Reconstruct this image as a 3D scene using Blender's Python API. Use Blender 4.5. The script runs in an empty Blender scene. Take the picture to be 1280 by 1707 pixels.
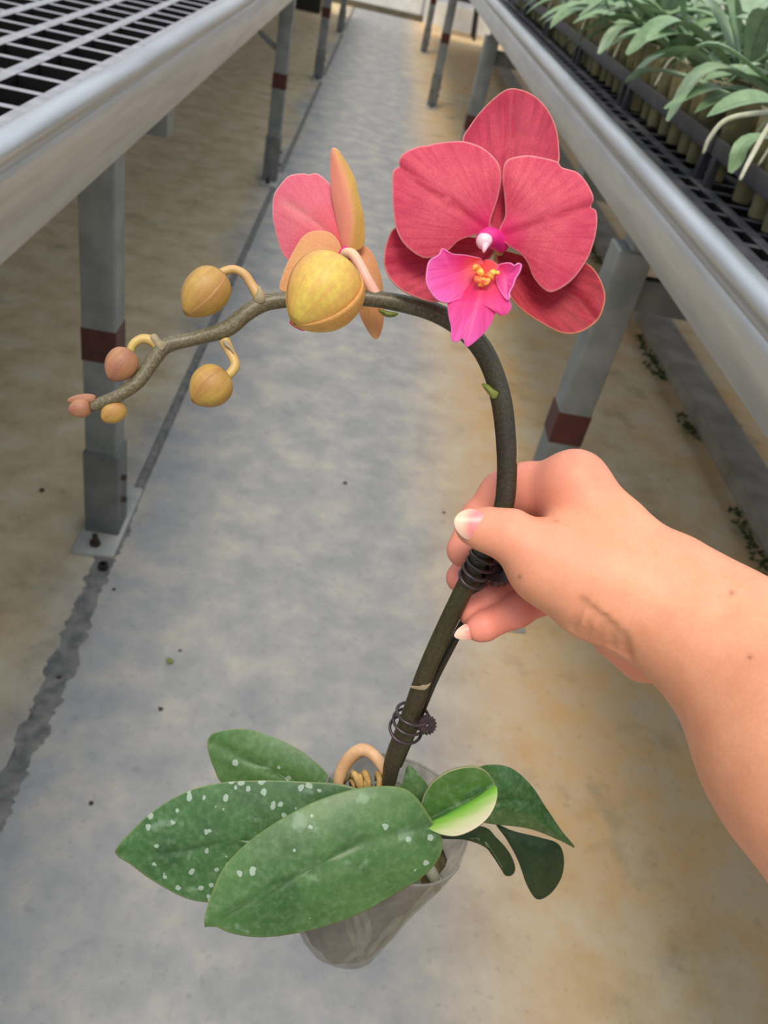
import bpy, bmesh, math, random
import numpy as np
from mathutils import Vector, Matrix

# ------------------------------------------------------------------ camera
PPX, PPY, FPX, CAMH = 640.0, 853.5, 1366.84, 1.16
RM = np.array([[0.98208344, -0.16079887, -0.09826409],
               [0.01759693, 0.59741568, -0.80173864],
               [0.18762318, 0.7856451, 0.58954161]])
CAM = np.array([0.0, 0.0, CAMH])
scn = bpy.context.scene
col = scn.collection
cam_d = bpy.data.cameras.new('camera')
cam = bpy.data.objects.new('camera', cam_d)
col.objects.link(cam)
cam_d.sensor_fit = 'HORIZONTAL'
cam_d.sensor_width = 36.0
cam_d.lens = FPX / 1280.0 * 36.0
cam_d.clip_start = 0.02
mw = Matrix.Identity(4)
for i in range(3):
    for j in range(3):
        mw[i][j] = RM[i][j]
    mw[i][3] = CAM[i]
cam.matrix_world = mw
cam_d.dof.use_dof = True
cam_d.dof.focus_distance = 0.385
cam_d.dof.aperture_fstop = cam_d.lens / 1.9      # 1.9 mm pupil, as in a phone
scn.camera = cam

# ------------------------------------------------------------------ light
world = bpy.data.worlds.new('greenhouse_daylight')
scn.world = world
world.use_nodes = True
wn = world.node_tree
wn.nodes.clear()
w_out = wn.nodes.new('ShaderNodeOutputWorld')
w_bg = wn.nodes.new('ShaderNodeBackground')
w_tc = wn.nodes.new('ShaderNodeTexCoord')
w_sep = wn.nodes.new('ShaderNodeSeparateXYZ')
w_rmp = wn.nodes.new('ShaderNodeValToRGB')
w_rmp.color_ramp.elements[0].position = 0.0
w_rmp.color_ramp.elements[0].color = (0.26, 0.27, 0.27, 1)
w_rmp.color_ramp.elements[1].position = 0.50
w_rmp.color_ramp.elements[1].color = (1.00, 1.08, 1.18, 1)
wn.links.new(w_tc.outputs['Generated'], w_sep.inputs[0])
wn.links.new(w_sep.outputs['Z'], w_rmp.inputs[0])
wn.links.new(w_rmp.outputs[0], w_bg.inputs[0])
w_bg.inputs[1].default_value = 1.0
wn.links.new(w_bg.outputs[0], w_out.inputs[0])

sun_d = bpy.data.lights.new('sun', 'SUN')
sun_d.energy = 2.5
sun_d.angle = math.radians(24)
sun_d.color = (1.0, 0.88, 0.72)
sun = bpy.data.objects.new('sun', sun_d)
col.objects.link(sun)
sun.rotation_euler = Vector((-0.10, -0.42, 0.9)).to_track_quat('Z', 'Y').to_euler()

scn.view_settings.view_transform = 'Standard'
scn.view_settings.look = 'None'
scn.view_settings.gamma = 1.0
scn.view_settings.use_curve_mapping = False
scn.view_settings.exposure = 0.0

# ------------------------------------------------------------------ helpers
rnd = random.Random(7)
PI = math.pi


def ray(px, py):
    return RM @ np.array([(px - PPX) / FPX, -(py - PPY) / FPX, -1.0])


def P(px, py, d):                       # photograph point at a given distance -> place in the greenhouse
    return CAM + ray(px, py) * d


def onz(px, py, z):
    r = ray(px, py)
    return CAM + r * ((z - CAMH) / r[2])


def lin(c):
    def f(v):
        v /= 255.0
        return v / 12.92 if v <= 0.04045 else ((v + 0.055) / 1.055) ** 2.4
    return (f(c[0]), f(c[1]), f(c[2]), 1.0)


def put(name, me, parent=None, kind=None, mats=None, smooth=False):
    o = bpy.data.objects.new(name, me)
    col.objects.link(o)
    if mats is not None and len(me.materials) == 0:
        for m in (mats if isinstance(mats, (list, tuple)) else [mats]):
            me.materials.append(m)
    if smooth:
        me.polygons.foreach_set('use_smooth', [True] * len(me.polygons))
    if parent is not None:
        o.parent = parent
        if parent.type == 'EMPTY' and not parent.get('_local'):
            o.matrix_parent_inverse = Matrix.Translation(parent.location).inverted()
    if kind:
        o['kind'] = kind
    return o


def tag(o, label, cat, group=None):
    o['label'] = label
    o['category'] = cat
    if group:
        o['group'] = group
    return o


def thing(name, label, cat, loc=(0, 0, 0), group=None):
    o = bpy.data.objects.new(name, None)
    col.objects.link(o)
    o.empty_display_size = 0.05
    o.location = Vector([float(v) for v in loc])
    return tag(o, label, cat, group)


def mesh_from(name, verts, faces):
    me = bpy.data.meshes.new(name)
    me.from_pydata([tuple(float(c) for c in v) for v in verts], [], faces)
    me.update()
    return me


def box_data(x0, x1, y0, y1, z0, z1):
    v = [(x0, y0, z0), (x1, y0, z0), (x1, y1, z0), (x0, y1, z0), (x0, y0, z1), (x1, y0, z1), (x1, y1, z1), (x0, y1, z1)]
    f = [(0, 3, 2, 1), (4, 5, 6, 7), (0, 1, 5, 4), (1, 2, 6, 5), (2, 3, 7, 6), (3, 0, 4, 7)]
    return v, f


def box(name, x0, x1, y0, y1, z0, z1, bevel=0.0):
    v, f = box_data(x0, x1, y0, y1, z0, z1)
    me = mesh_from(name, v, f)
    if bevel:
        bm = bmesh.new()
        bm.from_mesh(me)
        bmesh.ops.bevel(bm, geom=bm.edges[:], offset=bevel, segments=2, affect='EDGES', profile=0.6)
        bm.to_mesh(me)
        bm.free()
    return me


def boxes(name, lst):
    V, F = [], []
    for b in lst:
        v, f = box_data(*b)
        n = len(V)
        V += v
        F += [tuple(i + n for i in q) for q in f]
    return mesh_from(name, V, F)


def catmull(pts, n, closed=False):
    pts = np.array(pts, float)
    m = len(pts)
    out = []
    segs = m if closed else m - 1
    dens = 14
    for i in range(segs):
        if closed:
            p0, p1, p2, p3 = pts[(i - 1) % m], pts[i], pts[(i + 1) % m], pts[(i + 2) % m]
        else:
            p1, p2 = pts[i], pts[i + 1]
            p0 = pts[i - 1] if i > 0 else 2 * p1 - p2
            p3 = pts[i + 2] if i + 2 < m else 2 * p2 - p1
        for k in range(dens):
            t = k / dens
            out.append(0.5 * ((2 * p1) + (-p0 + p2) * t + (2 * p0 - 5 * p1 + 4 * p2 - p3) * t * t + (-p0 + 3 * p1 - 3 * p2 + p3) * t ** 3))
    if closed:
        out.append(pts[0])
    else:
        out.append(pts[-1])
    out = np.array(out)
    dim = min(3, pts.shape[1])
    s = np.concatenate([[0], np.cumsum(np.linalg.norm(np.diff(out[:, :dim], axis=0), axis=1))])
    u = np.linspace(0, s[-1], n, endpoint=not closed)
    return np.stack([np.interp(u, s, out[:, k]) for k in range(pts.shape[1])], axis=1)


def tube_data(pts, radii, seg=12, n=None, cap=True):
    a = np.concatenate([np.array(pts, float), np.array(radii, float)[:, None]], axis=1)
    if n:
        a = catmull(a, n)
    C, r = a[:, :3], a[:, 3]
    T = np.gradient(C, axis=0)
    T /= np.linalg.norm(T, axis=1)[:, None]
    up = np.array([0, 0, 1.0]) if abs(T[0][2]) < 0.9 else np.array([1.0, 0, 0])
    N = np.cross(T[0], up)
    N /= np.linalg.norm(N)
    V, F = [], []
    for i in range(len(C)):
        N = N - T[i] * (N @ T[i])
        N /= np.linalg.norm(N)
        B = np.cross(T[i], N)
        for k in range(seg):
            q = 2 * PI * k / seg
            V.append(C[i] + r[i] * (math.cos(q) * N + math.sin(q) * B))
    for i in range(len(C) - 1):
        for k in range(seg):
            k2 = (k + 1) % seg
            F.append((i * seg + k, i * seg + k2, (i + 1) * seg + k2, (i + 1) * seg + k))
    if cap:
        F.append(tuple(reversed(range(seg))))
        F.append(tuple(range((len(C) - 1) * seg, len(C) * seg)))
    return V, F


def tube(name, pts, radii, seg=12, n=None):
    return mesh_from(name, *tube_data(pts, radii, seg, n))


def ptube(name, pr, seg=14, n=60):      # (px, py, distance, radius in px)
    pts = [P(a, b, d) for a, b, d, r in pr]
    rad = [r * d / FPX for a, b, d, r in pr]
    return tube(name, pts, rad, seg, n)


def lathe(name, prof, seg=32, loc=(0, 0, 0), close_bottom=True, wob=None):
    V, F = [], []
    for i, (r, z) in enumerate(prof):
        for k in range(seg):
            q = 2 * PI * k / seg
            rr = r * (1 + (wob(q, i, z) if wob else 0))
            V.append((loc[0] + rr * math.cos(q), loc[1] + rr * math.sin(q), loc[2] + z))
    for i in range(len(prof) - 1):
        for k in range(seg):
            k2 = (k + 1) % seg
            F.append((i * seg + k, i * seg + k2, (i + 1) * seg + k2, (i + 1) * seg + k))
    if close_bottom:
        F.append(tuple(reversed(range(seg))))
    return mesh_from(name, V, F)


def blob(name, c, r, seed=0, amp=0.25, sub=2, squash=(1, 1, 1)):
    bm = bmesh.new()
    bmesh.ops.create_icosphere(bm, subdivisions=sub, radius=1.0)
    rg = random.Random(seed)
    ph = [(rg.uniform(1, 4), rg.uniform(0, 6.28), Vector((rg.uniform(-1, 1), rg.uniform(-1, 1), rg.uniform(-1, 1)))) for _ in range(5)]
    for v in bm.verts:
        d = 1 + amp * sum(math.sin(f * v.co.dot(k) * 2 + p) for f, p, k in ph) / 3
        v.co = Vector((c[0] + v.co.x * d * r * squash[0], c[1] + v.co.y * d * r * squash[1], c[2] + v.co.z * d * r * squash[2]))
    me = bpy.data.meshes.new(name)
    bm.to_mesh(me)
    bm.free()
    return me


# ------------------------------------------------------------------ materials
class NT:
    def __init__(s, name):
        s.m = bpy.data.materials.new(name)
        s.m.use_nodes = True
        s.t = s.m.node_tree
        s.b = s.t.nodes['Principled BSDF']
        s.out = s.t.nodes['Material Output']

    def n(s, typ, **kw):
        nd = s.t.nodes.new(typ)
        for k, v in kw.items():
            if k.startswith('i_'):
                nd.inputs[k[2:].replace('_', ' ')].default_value = v
            else:
                setattr(nd, k, v)
        return nd

    def l(s, a, b):
        s.t.links.new(a, b)

    def coord(s, kind='Object', scale=(1, 1, 1)):
        tc = s.n('ShaderNodeTexCoord')
        mp = s.n('ShaderNodeMapping')
        mp.inputs['Scale'].default_value = scale
        s.l(tc.outputs[kind], mp.inputs[0])
        return mp.outputs[0]

    def noise(s, vec, scale, detail=4, rough=0.55):
        nd = s.n('ShaderNodeTexNoise')
        nd.inputs['Scale'].default_value = scale
        nd.inputs['Detail'].default_value = detail
        nd.inputs['Roughness'].default_value = rough
        s.l(vec, nd.inputs['Vector'])
        return nd.outputs['Fac']

    def ramp(s, fac, stops, interp='LINEAR'):
        r = s.n('ShaderNodeValToRGB')
        cr = r.color_ramp
        cr.interpolation = interp
        while len(cr.elements) < len(stops):
            cr.elements.new(0.5)
        for e, (p, c) in zip(cr.elements, stops):
            e.position = p
            e.color = c if len(c) == 4 else (c[0], c[1], c[2], 1)
        s.l(fac, r.inputs[0])
        return r.outputs[0]

    def mix(s, fac, a, b, mode='MIX'):
        m = s.n('ShaderNodeMix', data_type='RGBA', blend_type=mode)
        for sock, v in ((m.inputs[0], fac), (m.inputs[6], a), (m.inputs[7], b)):
            if hasattr(v, 'links'):
                s.l(v, sock)
            else:
                sock.default_value = v
        return m.outputs[2]

    def math(s, op, a, b=0.0, clamp=False):
        m = s.n('ShaderNodeMath', operation=op, use_clamp=clamp)
        for sock, v in ((m.inputs[0], a), (m.inputs[1], b)):
            if hasattr(v, 'links'):
                s.l(v, sock)
            else:
                sock.default_value = v
        return m.outputs[0]

    def attr(s, name):
        a = s.n('ShaderNodeAttribute', attribute_name=name)
        return a.outputs['Fac']

    def bump(s, h, strength=0.3, dist=0.001):
        b = s.n('ShaderNodeBump')
        b.inputs['Strength'].default_value = strength
        b.inputs['Distance'].default_value = dist
        s.l(h, b.inputs['Height'])
        s.l(b.outputs[0], s.b.inputs['Normal'])

    def base(s, c):
        if hasattr(c, 'links'):
            s.l(c, s.b.inputs['Base Color'])
        else:
            s.b.inputs['Base Color'].default_value = c

    def set(s, **kw):
        for k, v in kw.items():
            s.b.inputs[k.replace('_', ' ')].default_value = v

    def translucent(s, c, f):
        tr = s.n('ShaderNodeBsdfTranslucent')
        if hasattr(c, 'links'):
            s.l(c, tr.inputs[0])
        else:
            tr.inputs[0].default_value = c
        mx = s.n('ShaderNodeMixShader')
        mx.inputs[0].default_value = f
        s.l(s.b.outputs[0], mx.inputs[1])
        s.l(tr.outputs[0], mx.inputs[2])
        s.l(mx.outputs[0], s.out.inputs[0])


def simple(name, c1, c2, scale=20, rough=0.5, metal=0.0, bump=0.0, bdist=0.001, stretch=(1, 1, 1), lo=0.35, hi=0.65, spec=0.5):
    t = NT(name)
    v = t.coord('Object', stretch)
    f = t.noise(v, scale)
    t.base(t.ramp(f, [(lo, lin(c1)), (hi, lin(c2))]))
    t.set(Roughness=rough, Metallic=metal)
    t.b.inputs['Specular IOR Level'].default_value = spec
    if bump:
        t.bump(f, bump, bdist)
    return t.m


def floor_material():
    t = NT('stained_concrete')
    v = t.coord()
    sep = t.n('ShaderNodeSeparateXYZ')
    t.l(v, sep.inputs[0])
    n1 = t.noise(v, 1.6, 6, 0.6)
    n2 = t.noise(v, 9.0, 6, 0.65)
    n3 = t.noise(v, 60.0, 4, 0.6)
    grey = t.ramp(n2, [(0.3, lin((134, 137, 141))), (0.5, lin((150, 152, 154))), (0.7, lin((172, 168, 160)))])
    tan = t.ramp(n2, [(0.25, lin((176, 156, 124))), (0.5, lin((206, 186, 150))), (0.72, lin((220, 206, 180)))])
    ochre = t.ramp(n2, [(0.3, lin((222, 176, 116))), (0.7, lin((210, 190, 158)))])
    # away from the walking strip the slab is sandy-stained on the left; ochre on the right is part stain, part painted sun
    wx = t.math('ADD', sep.outputs['X'], t.math('MULTIPLY', t.math('SUBTRACT', n1, 0.5), 0.30))
    mr = t.n('ShaderNodeMapRange', interpolation_type='SMOOTHSTEP')
    t.l(wx, mr.inputs[0])
    mr.inputs[1].default_value = 0.20
    mr.inputs[2].default_value = 0.56
    ml = t.n('ShaderNodeMapRange', interpolation_type='SMOOTHSTEP')
    t.l(wx, ml.inputs[0])
    ml.inputs[1].default_value = -0.33
    ml.inputs[2].default_value = -0.52
    c = t.mix(ml.outputs[0], grey, tan)
    rightc = t.mix(t.ramp(n1, [(0.42, (0, 0, 0)), (0.62, (1, 1, 1))]), ochre, tan)
    c = t.mix(mr.outputs[0], c, rightc)
    # algae blotches on the stained parts
    n4 = t.noise(v, 5.5, 5, 0.6)
    side = t.math('MAXIMUM', mr.outputs[0], ml.outputs[0])
    alg = t.math('MULTIPLY', t.ramp(n4, [(0.58, (0, 0, 0)), (0.72, (1, 1, 1))]), t.math('MULTIPLY', side, 0.42))
    c = t.mix(alg, c, lin((98, 100, 72)))
    sp = t.ramp(n3, [(0.30, (0.55, 0.55, 0.55)), (0.42, (1, 1, 1))])
    c = t.mix(0.35, c, sp, 'MULTIPLY')
    t.base(c)
    t.set(Roughness=0.75)
    t.b.inputs['Specular IOR Level'].default_value = 0.12
    t.bump(t.math('ADD', t.math('MULTIPLY', n2, 0.6), n3), 0.25, 0.003)
    return t.m


M = {}
M['floor'] = floor_material()
M['joint'] = simple('dark_joint_filler', (92, 94, 94), (126, 126, 122), 40, 0.85, bump=0.5, bdist=0.003)
M['alu'] = simple('brushed_aluminium', (186, 189, 192), (206, 209, 212), 6, 0.36, 0.88, stretch=(8, 0.6, 8))
M['galv'] = simple('galvanised_steel', (118, 124, 124), (142, 146, 146), 14, 0.5, 0.45)
M['plate'] = simple('pale_zinc_plate', (160, 162, 158), (184, 184, 180), 20, 0.6, 0.2)
M['galv_dark'] = simple('dark_galvanised_steel', (100, 104, 104), (124, 126, 124), 14, 0.55, 0.4)
M['red'] = simple('dark_red_paint', (62, 26, 24), (80, 32, 28), 30, 0.55)
M['bolt'] = simple('rusty_bolt', (40, 34, 30), (72, 58, 46), 200, 0.7, 0.3)


def lattice(name, top, side):
    t = NT(name)
    v = t.coord()
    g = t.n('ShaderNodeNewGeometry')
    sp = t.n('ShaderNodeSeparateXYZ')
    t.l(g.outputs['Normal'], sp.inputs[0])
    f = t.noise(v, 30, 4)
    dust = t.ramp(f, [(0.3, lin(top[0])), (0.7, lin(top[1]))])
    t.base(t.mix(t.ramp(sp.outputs['Z'], [(0.35, (0, 0, 0)), (0.8, (1, 1, 1))]), lin(side), dust))   # dust on the upward faces; sides painted near-black to shade the holes
    t.set(Roughness=0.6)
    t.b.inputs['Specular IOR Level'].default_value = 0.2
    return t.m


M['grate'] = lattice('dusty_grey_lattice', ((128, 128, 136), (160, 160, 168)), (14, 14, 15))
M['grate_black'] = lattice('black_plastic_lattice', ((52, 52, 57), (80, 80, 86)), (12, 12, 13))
M['shade_sheet'] = simple('black_shade_sheet', (5, 5, 5), (9, 9, 9), 12, 0.8, spec=0.1)
M['tray'] = simple('black_tray_plastic', (36, 36, 40), (60, 60, 64), 20, 0.45)
M['white'] = simple('white_enamel', (214, 214, 208), (232, 232, 228), 6, 0.4)
M['sill'] = simple('brown_sill', (84, 78, 60), (104, 96, 76), 10, 0.7)
M['panel'] = simple('pale_panel', (176, 176, 186), (200, 200, 206), 3, 0.5)
M['kerb'] = simple('kerb_concrete', (128, 120, 106), (158, 150, 136), 8, 0.8, bump=0.4, bdist=0.003)
M['moss'] = simple('moss', (44, 58, 26), (80, 92, 48), 60, 0.9)
M['black'] = simple('black_rubber', (20, 20, 20), (34, 32, 32), 20, 0.5)


# ------------------------------------------------------------------ the setting
XL, XR = -0.372, 0.44
me = boxes('floor', [(-6, XL - 0.012, -1.5, 13.5, -0.08, 0.0), (XL + 0.012, 6, -1.5, 13.5, -0.08, 0.0)])
floor = put('floor', me, kind='structure', mats=M['floor'])
# ragged dirty filler sunk in the joint, spreading over its edges
V, F = [], []
nj = 900
for i in range(nj + 1):
    y = 0.3 + 12.0 * (i / nj) ** 1.6
    near = max(0.0, min(1.0, (1.55 - y) / 0.25))
    w = 0.0075 + 0.011 * near + (0.002 + 0.004 * near) * (math.sin(y * 31) * math.sin(y * 17 + 1) * 0.6 + math.sin(y * 83 + 2) * 0.4 + math.sin(y * 211) * 0.3 + rnd.uniform(-0.5, 0.5))
    sh = 0.004 * math.sin(y * 9) * near + 0.002 * math.sin(y * 2.3)
    V += [(XL + sh - w - rnd.uniform(0, .004) * near, y, 0.0006), (XL - w * 0.4, y, 0.0012), (XL + w * 0.4, y, 0.0012), (XL + sh + w + rnd.uniform(0, .004) * near, y, 0.0006)]
for i in range(nj):
    for k in range(3):
        F.append((i * 4 + k, i * 4 + k + 1, i * 4 + k + 5, i * 4 + k + 4))
put('joint_filler', mesh_from('joint_filler', V, F), floor, mats=M['joint'])
put('joint_bed', box('joint_bed', XL - 0.012, XL + 0.012, -1.5, 13.5, -0.08, -0.004), floor, mats=M['joint'])

kerb = put('trim_1', box('trim_1', 1.20, 1.33, -1.0, 11.0, 0.0, 0.05, 0.008), kind='structure', mats=M['kerb'])

YE = 12.1
put('wall_end', boxes('wall_end', [(-6, -0.70, YE, YE + 0.08, 0, 3.2), (0.46, 6, YE, YE + 0.08, 0, 3.2), (-0.70, 0.46, YE, YE + 0.08, 2.2, 3.2)]), kind='structure', mats=M['panel'])
put('baseboard_end', box('baseboard_end', -0.72, 0.5, YE - 0.06, YE - 0.032, 0, 0.07), kind='structure', mats=M['sill'])
door = put('door_1', boxes('door_1', [(-0.70, -0.58, YE - 0.03, YE + 0.04, 0.07, 2.2), (0.34, 0.46, YE - 0.03, YE + 0.04, 0.07, 2.2),
                                    (-0.58, 0.34, YE - 0.03, YE + 0.04, 0.07, 0.20), (-0.58, 0.34, YE - 0.03, YE + 0.04, 2.08, 2.2)]), kind='structure', mats=M['white'])
put('door_panel', box('door_panel', -0.58, 0.34, YE - 0.005, YE + 0.02, 0.20, 2.08), door, mats=M['white'])
put('baseboard_right', box('baseboard_right', 0.5, 6, YE - 0.05, YE - 0.002, 0, 0.25), kind='structure', mats=M['white'])


# ------------------------------------------------------------------ benches
def rail_profile(xf, zb, zl, r, s):
    """s=-1: bench lies towards -x of its fascia"""
    pts = [(xf + s * 0.005, zb), (xf, zb), (xf, zl - 0.012), (xf + s * 0.004, zl - 0.004)]
    cx, cz = xf + s * (r - 0.006), zl + r * 0.72
    for k in range(11):
        q = math.radians(-52 + k * 19)
        pts.append((cx - s * r * math.cos(q), cz + r * math.sin(q)))
    pts += [(cx + s * r, cz - 0.004), (cx + s * r, zl - 0.012), (xf + s * 0.005, zl - 0.014)]
    return pts


def extrude_y(name, prof, y0, y1, ny=1):
    n = len(prof)
    V, F = [], []
    for j in range(ny + 1):
        y = y0 + (y1 - y0) * j / ny
        V += [(x, y, z) for x, z in prof]
    for j in range(ny):
        for k in range(n):
            k2 = (k + 1) % n
            F.append((j * n + k, (j + 1) * n + k, (j + 1) * n + k2, j * n + k2))
    F.append(tuple(range(n)))
    F.append(tuple(reversed(range(ny * n, (ny + 1) * n))))
    me = mesh_from(name, V, F)
    bm = bmesh.new()
    bm.from_mesh(me)
    bmesh.ops.recalc_face_normals(bm, faces=bm.faces[:])
    bm.to_mesh(me)
    bm.free()
    me.polygons.foreach_set('use_smooth', [True] * len(me.polygons))
    me.set_sharp_from_angle(angle=math.radians(35))
    return me


def bench(label, s, xf, zb, zl, r, legs, legx, zleg, band, xlong, cpitch, cy0, gmat, grz, width, y0, y1):
    b = thing('greenhouse_bench', label, 'bench', (xf + s * width / 2, (y0 + y1) / 2, 0))
    put('rail', extrude_y('rail', rail_profile(xf, zb, zl, r, s), y0, y1), b, mats=M['alu'])
    # far side rail, same section
    put('rail', extrude_y('rail', rail_profile(xf + s * width, zb, zl, r, -s), y0, y1), b, mats=M['alu'])
    g = put('grating', boxes('grating', [(min(xf + s * 0.03, xf + s * (width - 0.03)), max(xf + s * 0.03, xf + s * (width - 0.03)), y0, y1, grz - 0.085, grz - 0.082)]), b, mats=M['shade_sheet'])  # added black sheet, paints the unlit space seen through the holes
    g['label'] = 'dark sheet standing in for shade under the lattice'
    xa, xb = xf + s * 0.022, xf + s * (width - 0.02)
    lm = box('long_bar', -0.0105, 0.0105, y0 + 0.01, y1 - 0.01, -0.024, 0.0, 0.0015)
    lm.materials.append(gmat)
    for x in xlong:
        o = put('long_bar', lm, g)
        o.location = (x, 0, grz)
    cm = box('cross_bar', min(xa, xb), max(xa, xb), -0.0082, 0.0082, -0.024, -0.0012, 0.0012)
    cm.materials.append(gmat)
    y = cy0
    while y < min(y1 - 0.05, 9.0):
        o = put('cross_bar', cm, g)
        o.location = (0, y, grz)
        y += cpitch
    # carrying beams across the bench
    for yy in legs:
        bx0, bx1 = sorted((xf + s * 0.02, xf + s * (width - 0.02)))
        put('cross_beam', box('cross_beam', bx0, bx1, yy - 0.03, yy + 0.03, zleg, zleg + 0.055, 0.002), b, mats=M['galv'])
    ym = legs[0] + 0.44
    bx0, bx1 = sorted((xf + s * 0.02, xf + s * (width - 0.02)))
    put('cross_beam', box('cross_beam', bx0, bx1, ym - 0.028, ym + 0.028, zb - 0.070, zb + 0.03, 0.002), b, mats=M['galv'])
    for yy in legs:
        for xx in (legx, legx + s * (width - 0.16)):
            lg = put('leg', box('leg', xx - 0.03, xx + 0.03, yy - 0.03, yy + 0.03, 0.006, zleg, 0.004), b, mats=M['galv'])
            put('red_band', boxes('red_band', [(xx - 0.0308, xx + 0.0308, yy - 0.0308, yy + 0.0308, band[0], band[1])]), lg, mats=M['red'])
            put('base_plate', box('base_plate', xx - 0.042, xx + 0.042, yy - 0.10, yy + 0.14, 0.0005, 0.0095, 0.0015), lg, mats=M['plate'])
            put('sleeve', box('sleeve', xx - 0.034, xx + 0.034, yy - 0.034, yy + 0.034, 0.0095, band[0] - 0.20, 0.002), lg, mats=M['galv_dark'])
            for by in (-0.072, 0.10):
                put('anchor_bolt', lathe('anchor_bolt', [(0.011, 0), (0.011, 0.009), (0.006, 0.009), (0.006, 0.026), (0.0001, 0.027)], 6, (xx - 0.002, yy + by, 0.0095)), lg, mats=M['bolt'])
            for bz in (0.085, 0.14):
                put('grub_screw', tube('grub_screw', [(xx + 0.034, yy - 0.005, bz), (xx + 0.043, yy - 0.005, bz)], [0.006, 0.006], 6), lg, mats=M['bolt'])
        # stiffening: a diagonal on the left bench's inner legs, a flat tie under the right bench
        if s < 0 and yy > legs[0]:
            put('brace', tube('brace', [(legx + s * 0.03, yy, zleg - 0.22), (legx + s * 0.36, yy, zleg - 0.005)], [0.012, 0.012], 8), b, mats=M['galv'])
        if s > 0:
            tx0, tx1 = legx + 0.03, legx + width - 0.16
            put('tie_bar', box('tie_bar', tx0, tx1, yy - 0.012, yy + 0.012, zleg - 0.10, zleg - 0.045, 0.002), b, mats=M['galv_dark'])
    return b


LEGS_L = [1.365, 4.04, 6.81, 9.5]
LEGS_R = [1.33, 3.9, 6.67, 9.4]
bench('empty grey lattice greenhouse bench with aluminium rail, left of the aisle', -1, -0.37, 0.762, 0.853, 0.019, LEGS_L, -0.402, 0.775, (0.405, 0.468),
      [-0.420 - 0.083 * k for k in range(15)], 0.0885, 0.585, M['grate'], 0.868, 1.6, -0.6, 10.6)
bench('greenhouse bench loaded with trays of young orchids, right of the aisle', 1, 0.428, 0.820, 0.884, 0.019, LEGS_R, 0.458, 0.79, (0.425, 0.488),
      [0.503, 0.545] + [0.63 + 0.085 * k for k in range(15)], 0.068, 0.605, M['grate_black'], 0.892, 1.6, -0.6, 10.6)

# ------------------------------------------------------------------ foreground builders
RINGS = {}


def petal(name, outline, parent, mats, d0, grad=(0, 0), centre=None, bulge=0.0, thick=0.0006, rib=None, crease=0.0, cw=12.0,
          ruffle=0.0, rings=10, n=96, org=(0, 0), sc=1.0, extra=None, seed=0, edge=0.0):
    """thin curved blade: outline traced in the photograph, carried on its own tilted and bowed surface"""
    o = np.array(outline, float) / sc + np.array(org)
    ol = catmull(o, n, True)
    c = np.array(centre, float) / sc + np.array(org) if centre is not None else ol.mean(0)
    rb = None
    root = ol[0]
    if rib is not None:
        rb = catmull(np.array(rib, float) / sc + np.array(org), 24)
        root = rb[0]
    size = np.linalg.norm(ol - c, axis=1).mean()
    span = np.linalg.norm(ol - root, axis=1).max()
    rg = random.Random(seed)
    ph = [(rg.choice([3, 4, 5, 7]), rg.uniform(0, 6.28)) for _ in range(3)]
    ax = (rb[-1] - rb[0]) if rb is not None else np.array([1.0, 0])
    ax = ax / np.linalg.norm(ax)
    V = []
    AT = {'rim': [], 'mid': [], 'sm': [], 'va': [], 'vd': []}

    def add(px, py, r, th):
        d = d0 + grad[0] * (px - c[0]) + grad[1] * (py - c[1]) - bulge * (1 - r * r)
        rel = np.array([px, py]) - root
        cr = ax[0] * rel[1] - ax[1] * rel[0]
        if rb is not None:
            dd = np.linalg.norm(rb - np.array([px, py]), axis=1)
            k = min(max(int(dd.argmin()), 1), len(rb) - 2)
            tg = rb[k + 1] - rb[k - 1]
            rl = np.array([px, py]) - rb[k]
            sg = tg[0] * rl[1] - tg[1] * rl[0]
            q = dd.min()
            d += crease * math.exp(-(q / cw) ** 2)
            AT['mid'].append(q / size)
            AT['sm'].append(math.copysign(q / size, sg))
        else:
            AT['mid'].append(1.0)
            AT['sm'].append(1.0)
        AT['va'].append(math.atan2(cr, float(rel @ ax) + 0.12 * span))
        AT['vd'].append(float(np.linalg.norm(rel)) / span)
        d += ruffle * r ** 4 * sum(math.sin(k * th + p) for k, p in ph) / 2
        d += edge * r ** 6
        if extra:
            d += extra(px, py, r)
        V.append(P(px, py, d))
        AT['rim'].append(r)
    rr = [0.94 * ((i + 1) / (rings - 1)) ** 0.85 for i in range(rings - 1)] + [0.975, 1.0]
    add(c[0], c[1], 0.0, 0.0)
    for r in rr:
        for k in range(n):
            q = c + (ol[k] - c) * r
            add(q[0], q[1], r, 2 * PI * k / n)
    F = []
    for k in range(n):
        F.append((0, 1 + k, 1 + (k + 1) % n))
    for i in range(len(rr) - 1):
        a, b = 1 + i * n, 1 + (i + 1) * n
        for k in range(n):
            k2 = (k + 1) % n
            F.append((a + k, b + k, b + k2, a + k2))
    area = 0.5 * np.sum(ol[:, 0] * np.roll(ol[:, 1], -1) - np.roll(ol[:, 0], -1) * ol[:, 1])
    if area > 0:                       # image y runs down: make the near side the front
        F = [tuple(reversed(f)) for f in F]
    me = mesh_from(name, V, F)
    for an, vals in AT.items():
        at = me.attributes.new(an, 'FLOAT', 'POINT')
        at.data.foreach_set('value', [float(x) for x in vals])
    ob = put(name, me, parent, mats=mats, smooth=True)
    md = ob.modifiers.new('thickness', 'SOLIDIFY')
    md.thickness = thick
    md.offset = -1
    if isinstance(mats, (list, tuple)) and len(mats) > 1:
        md.material_offset = 1
        md.material_offset_rim = 0
    return ob


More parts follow.
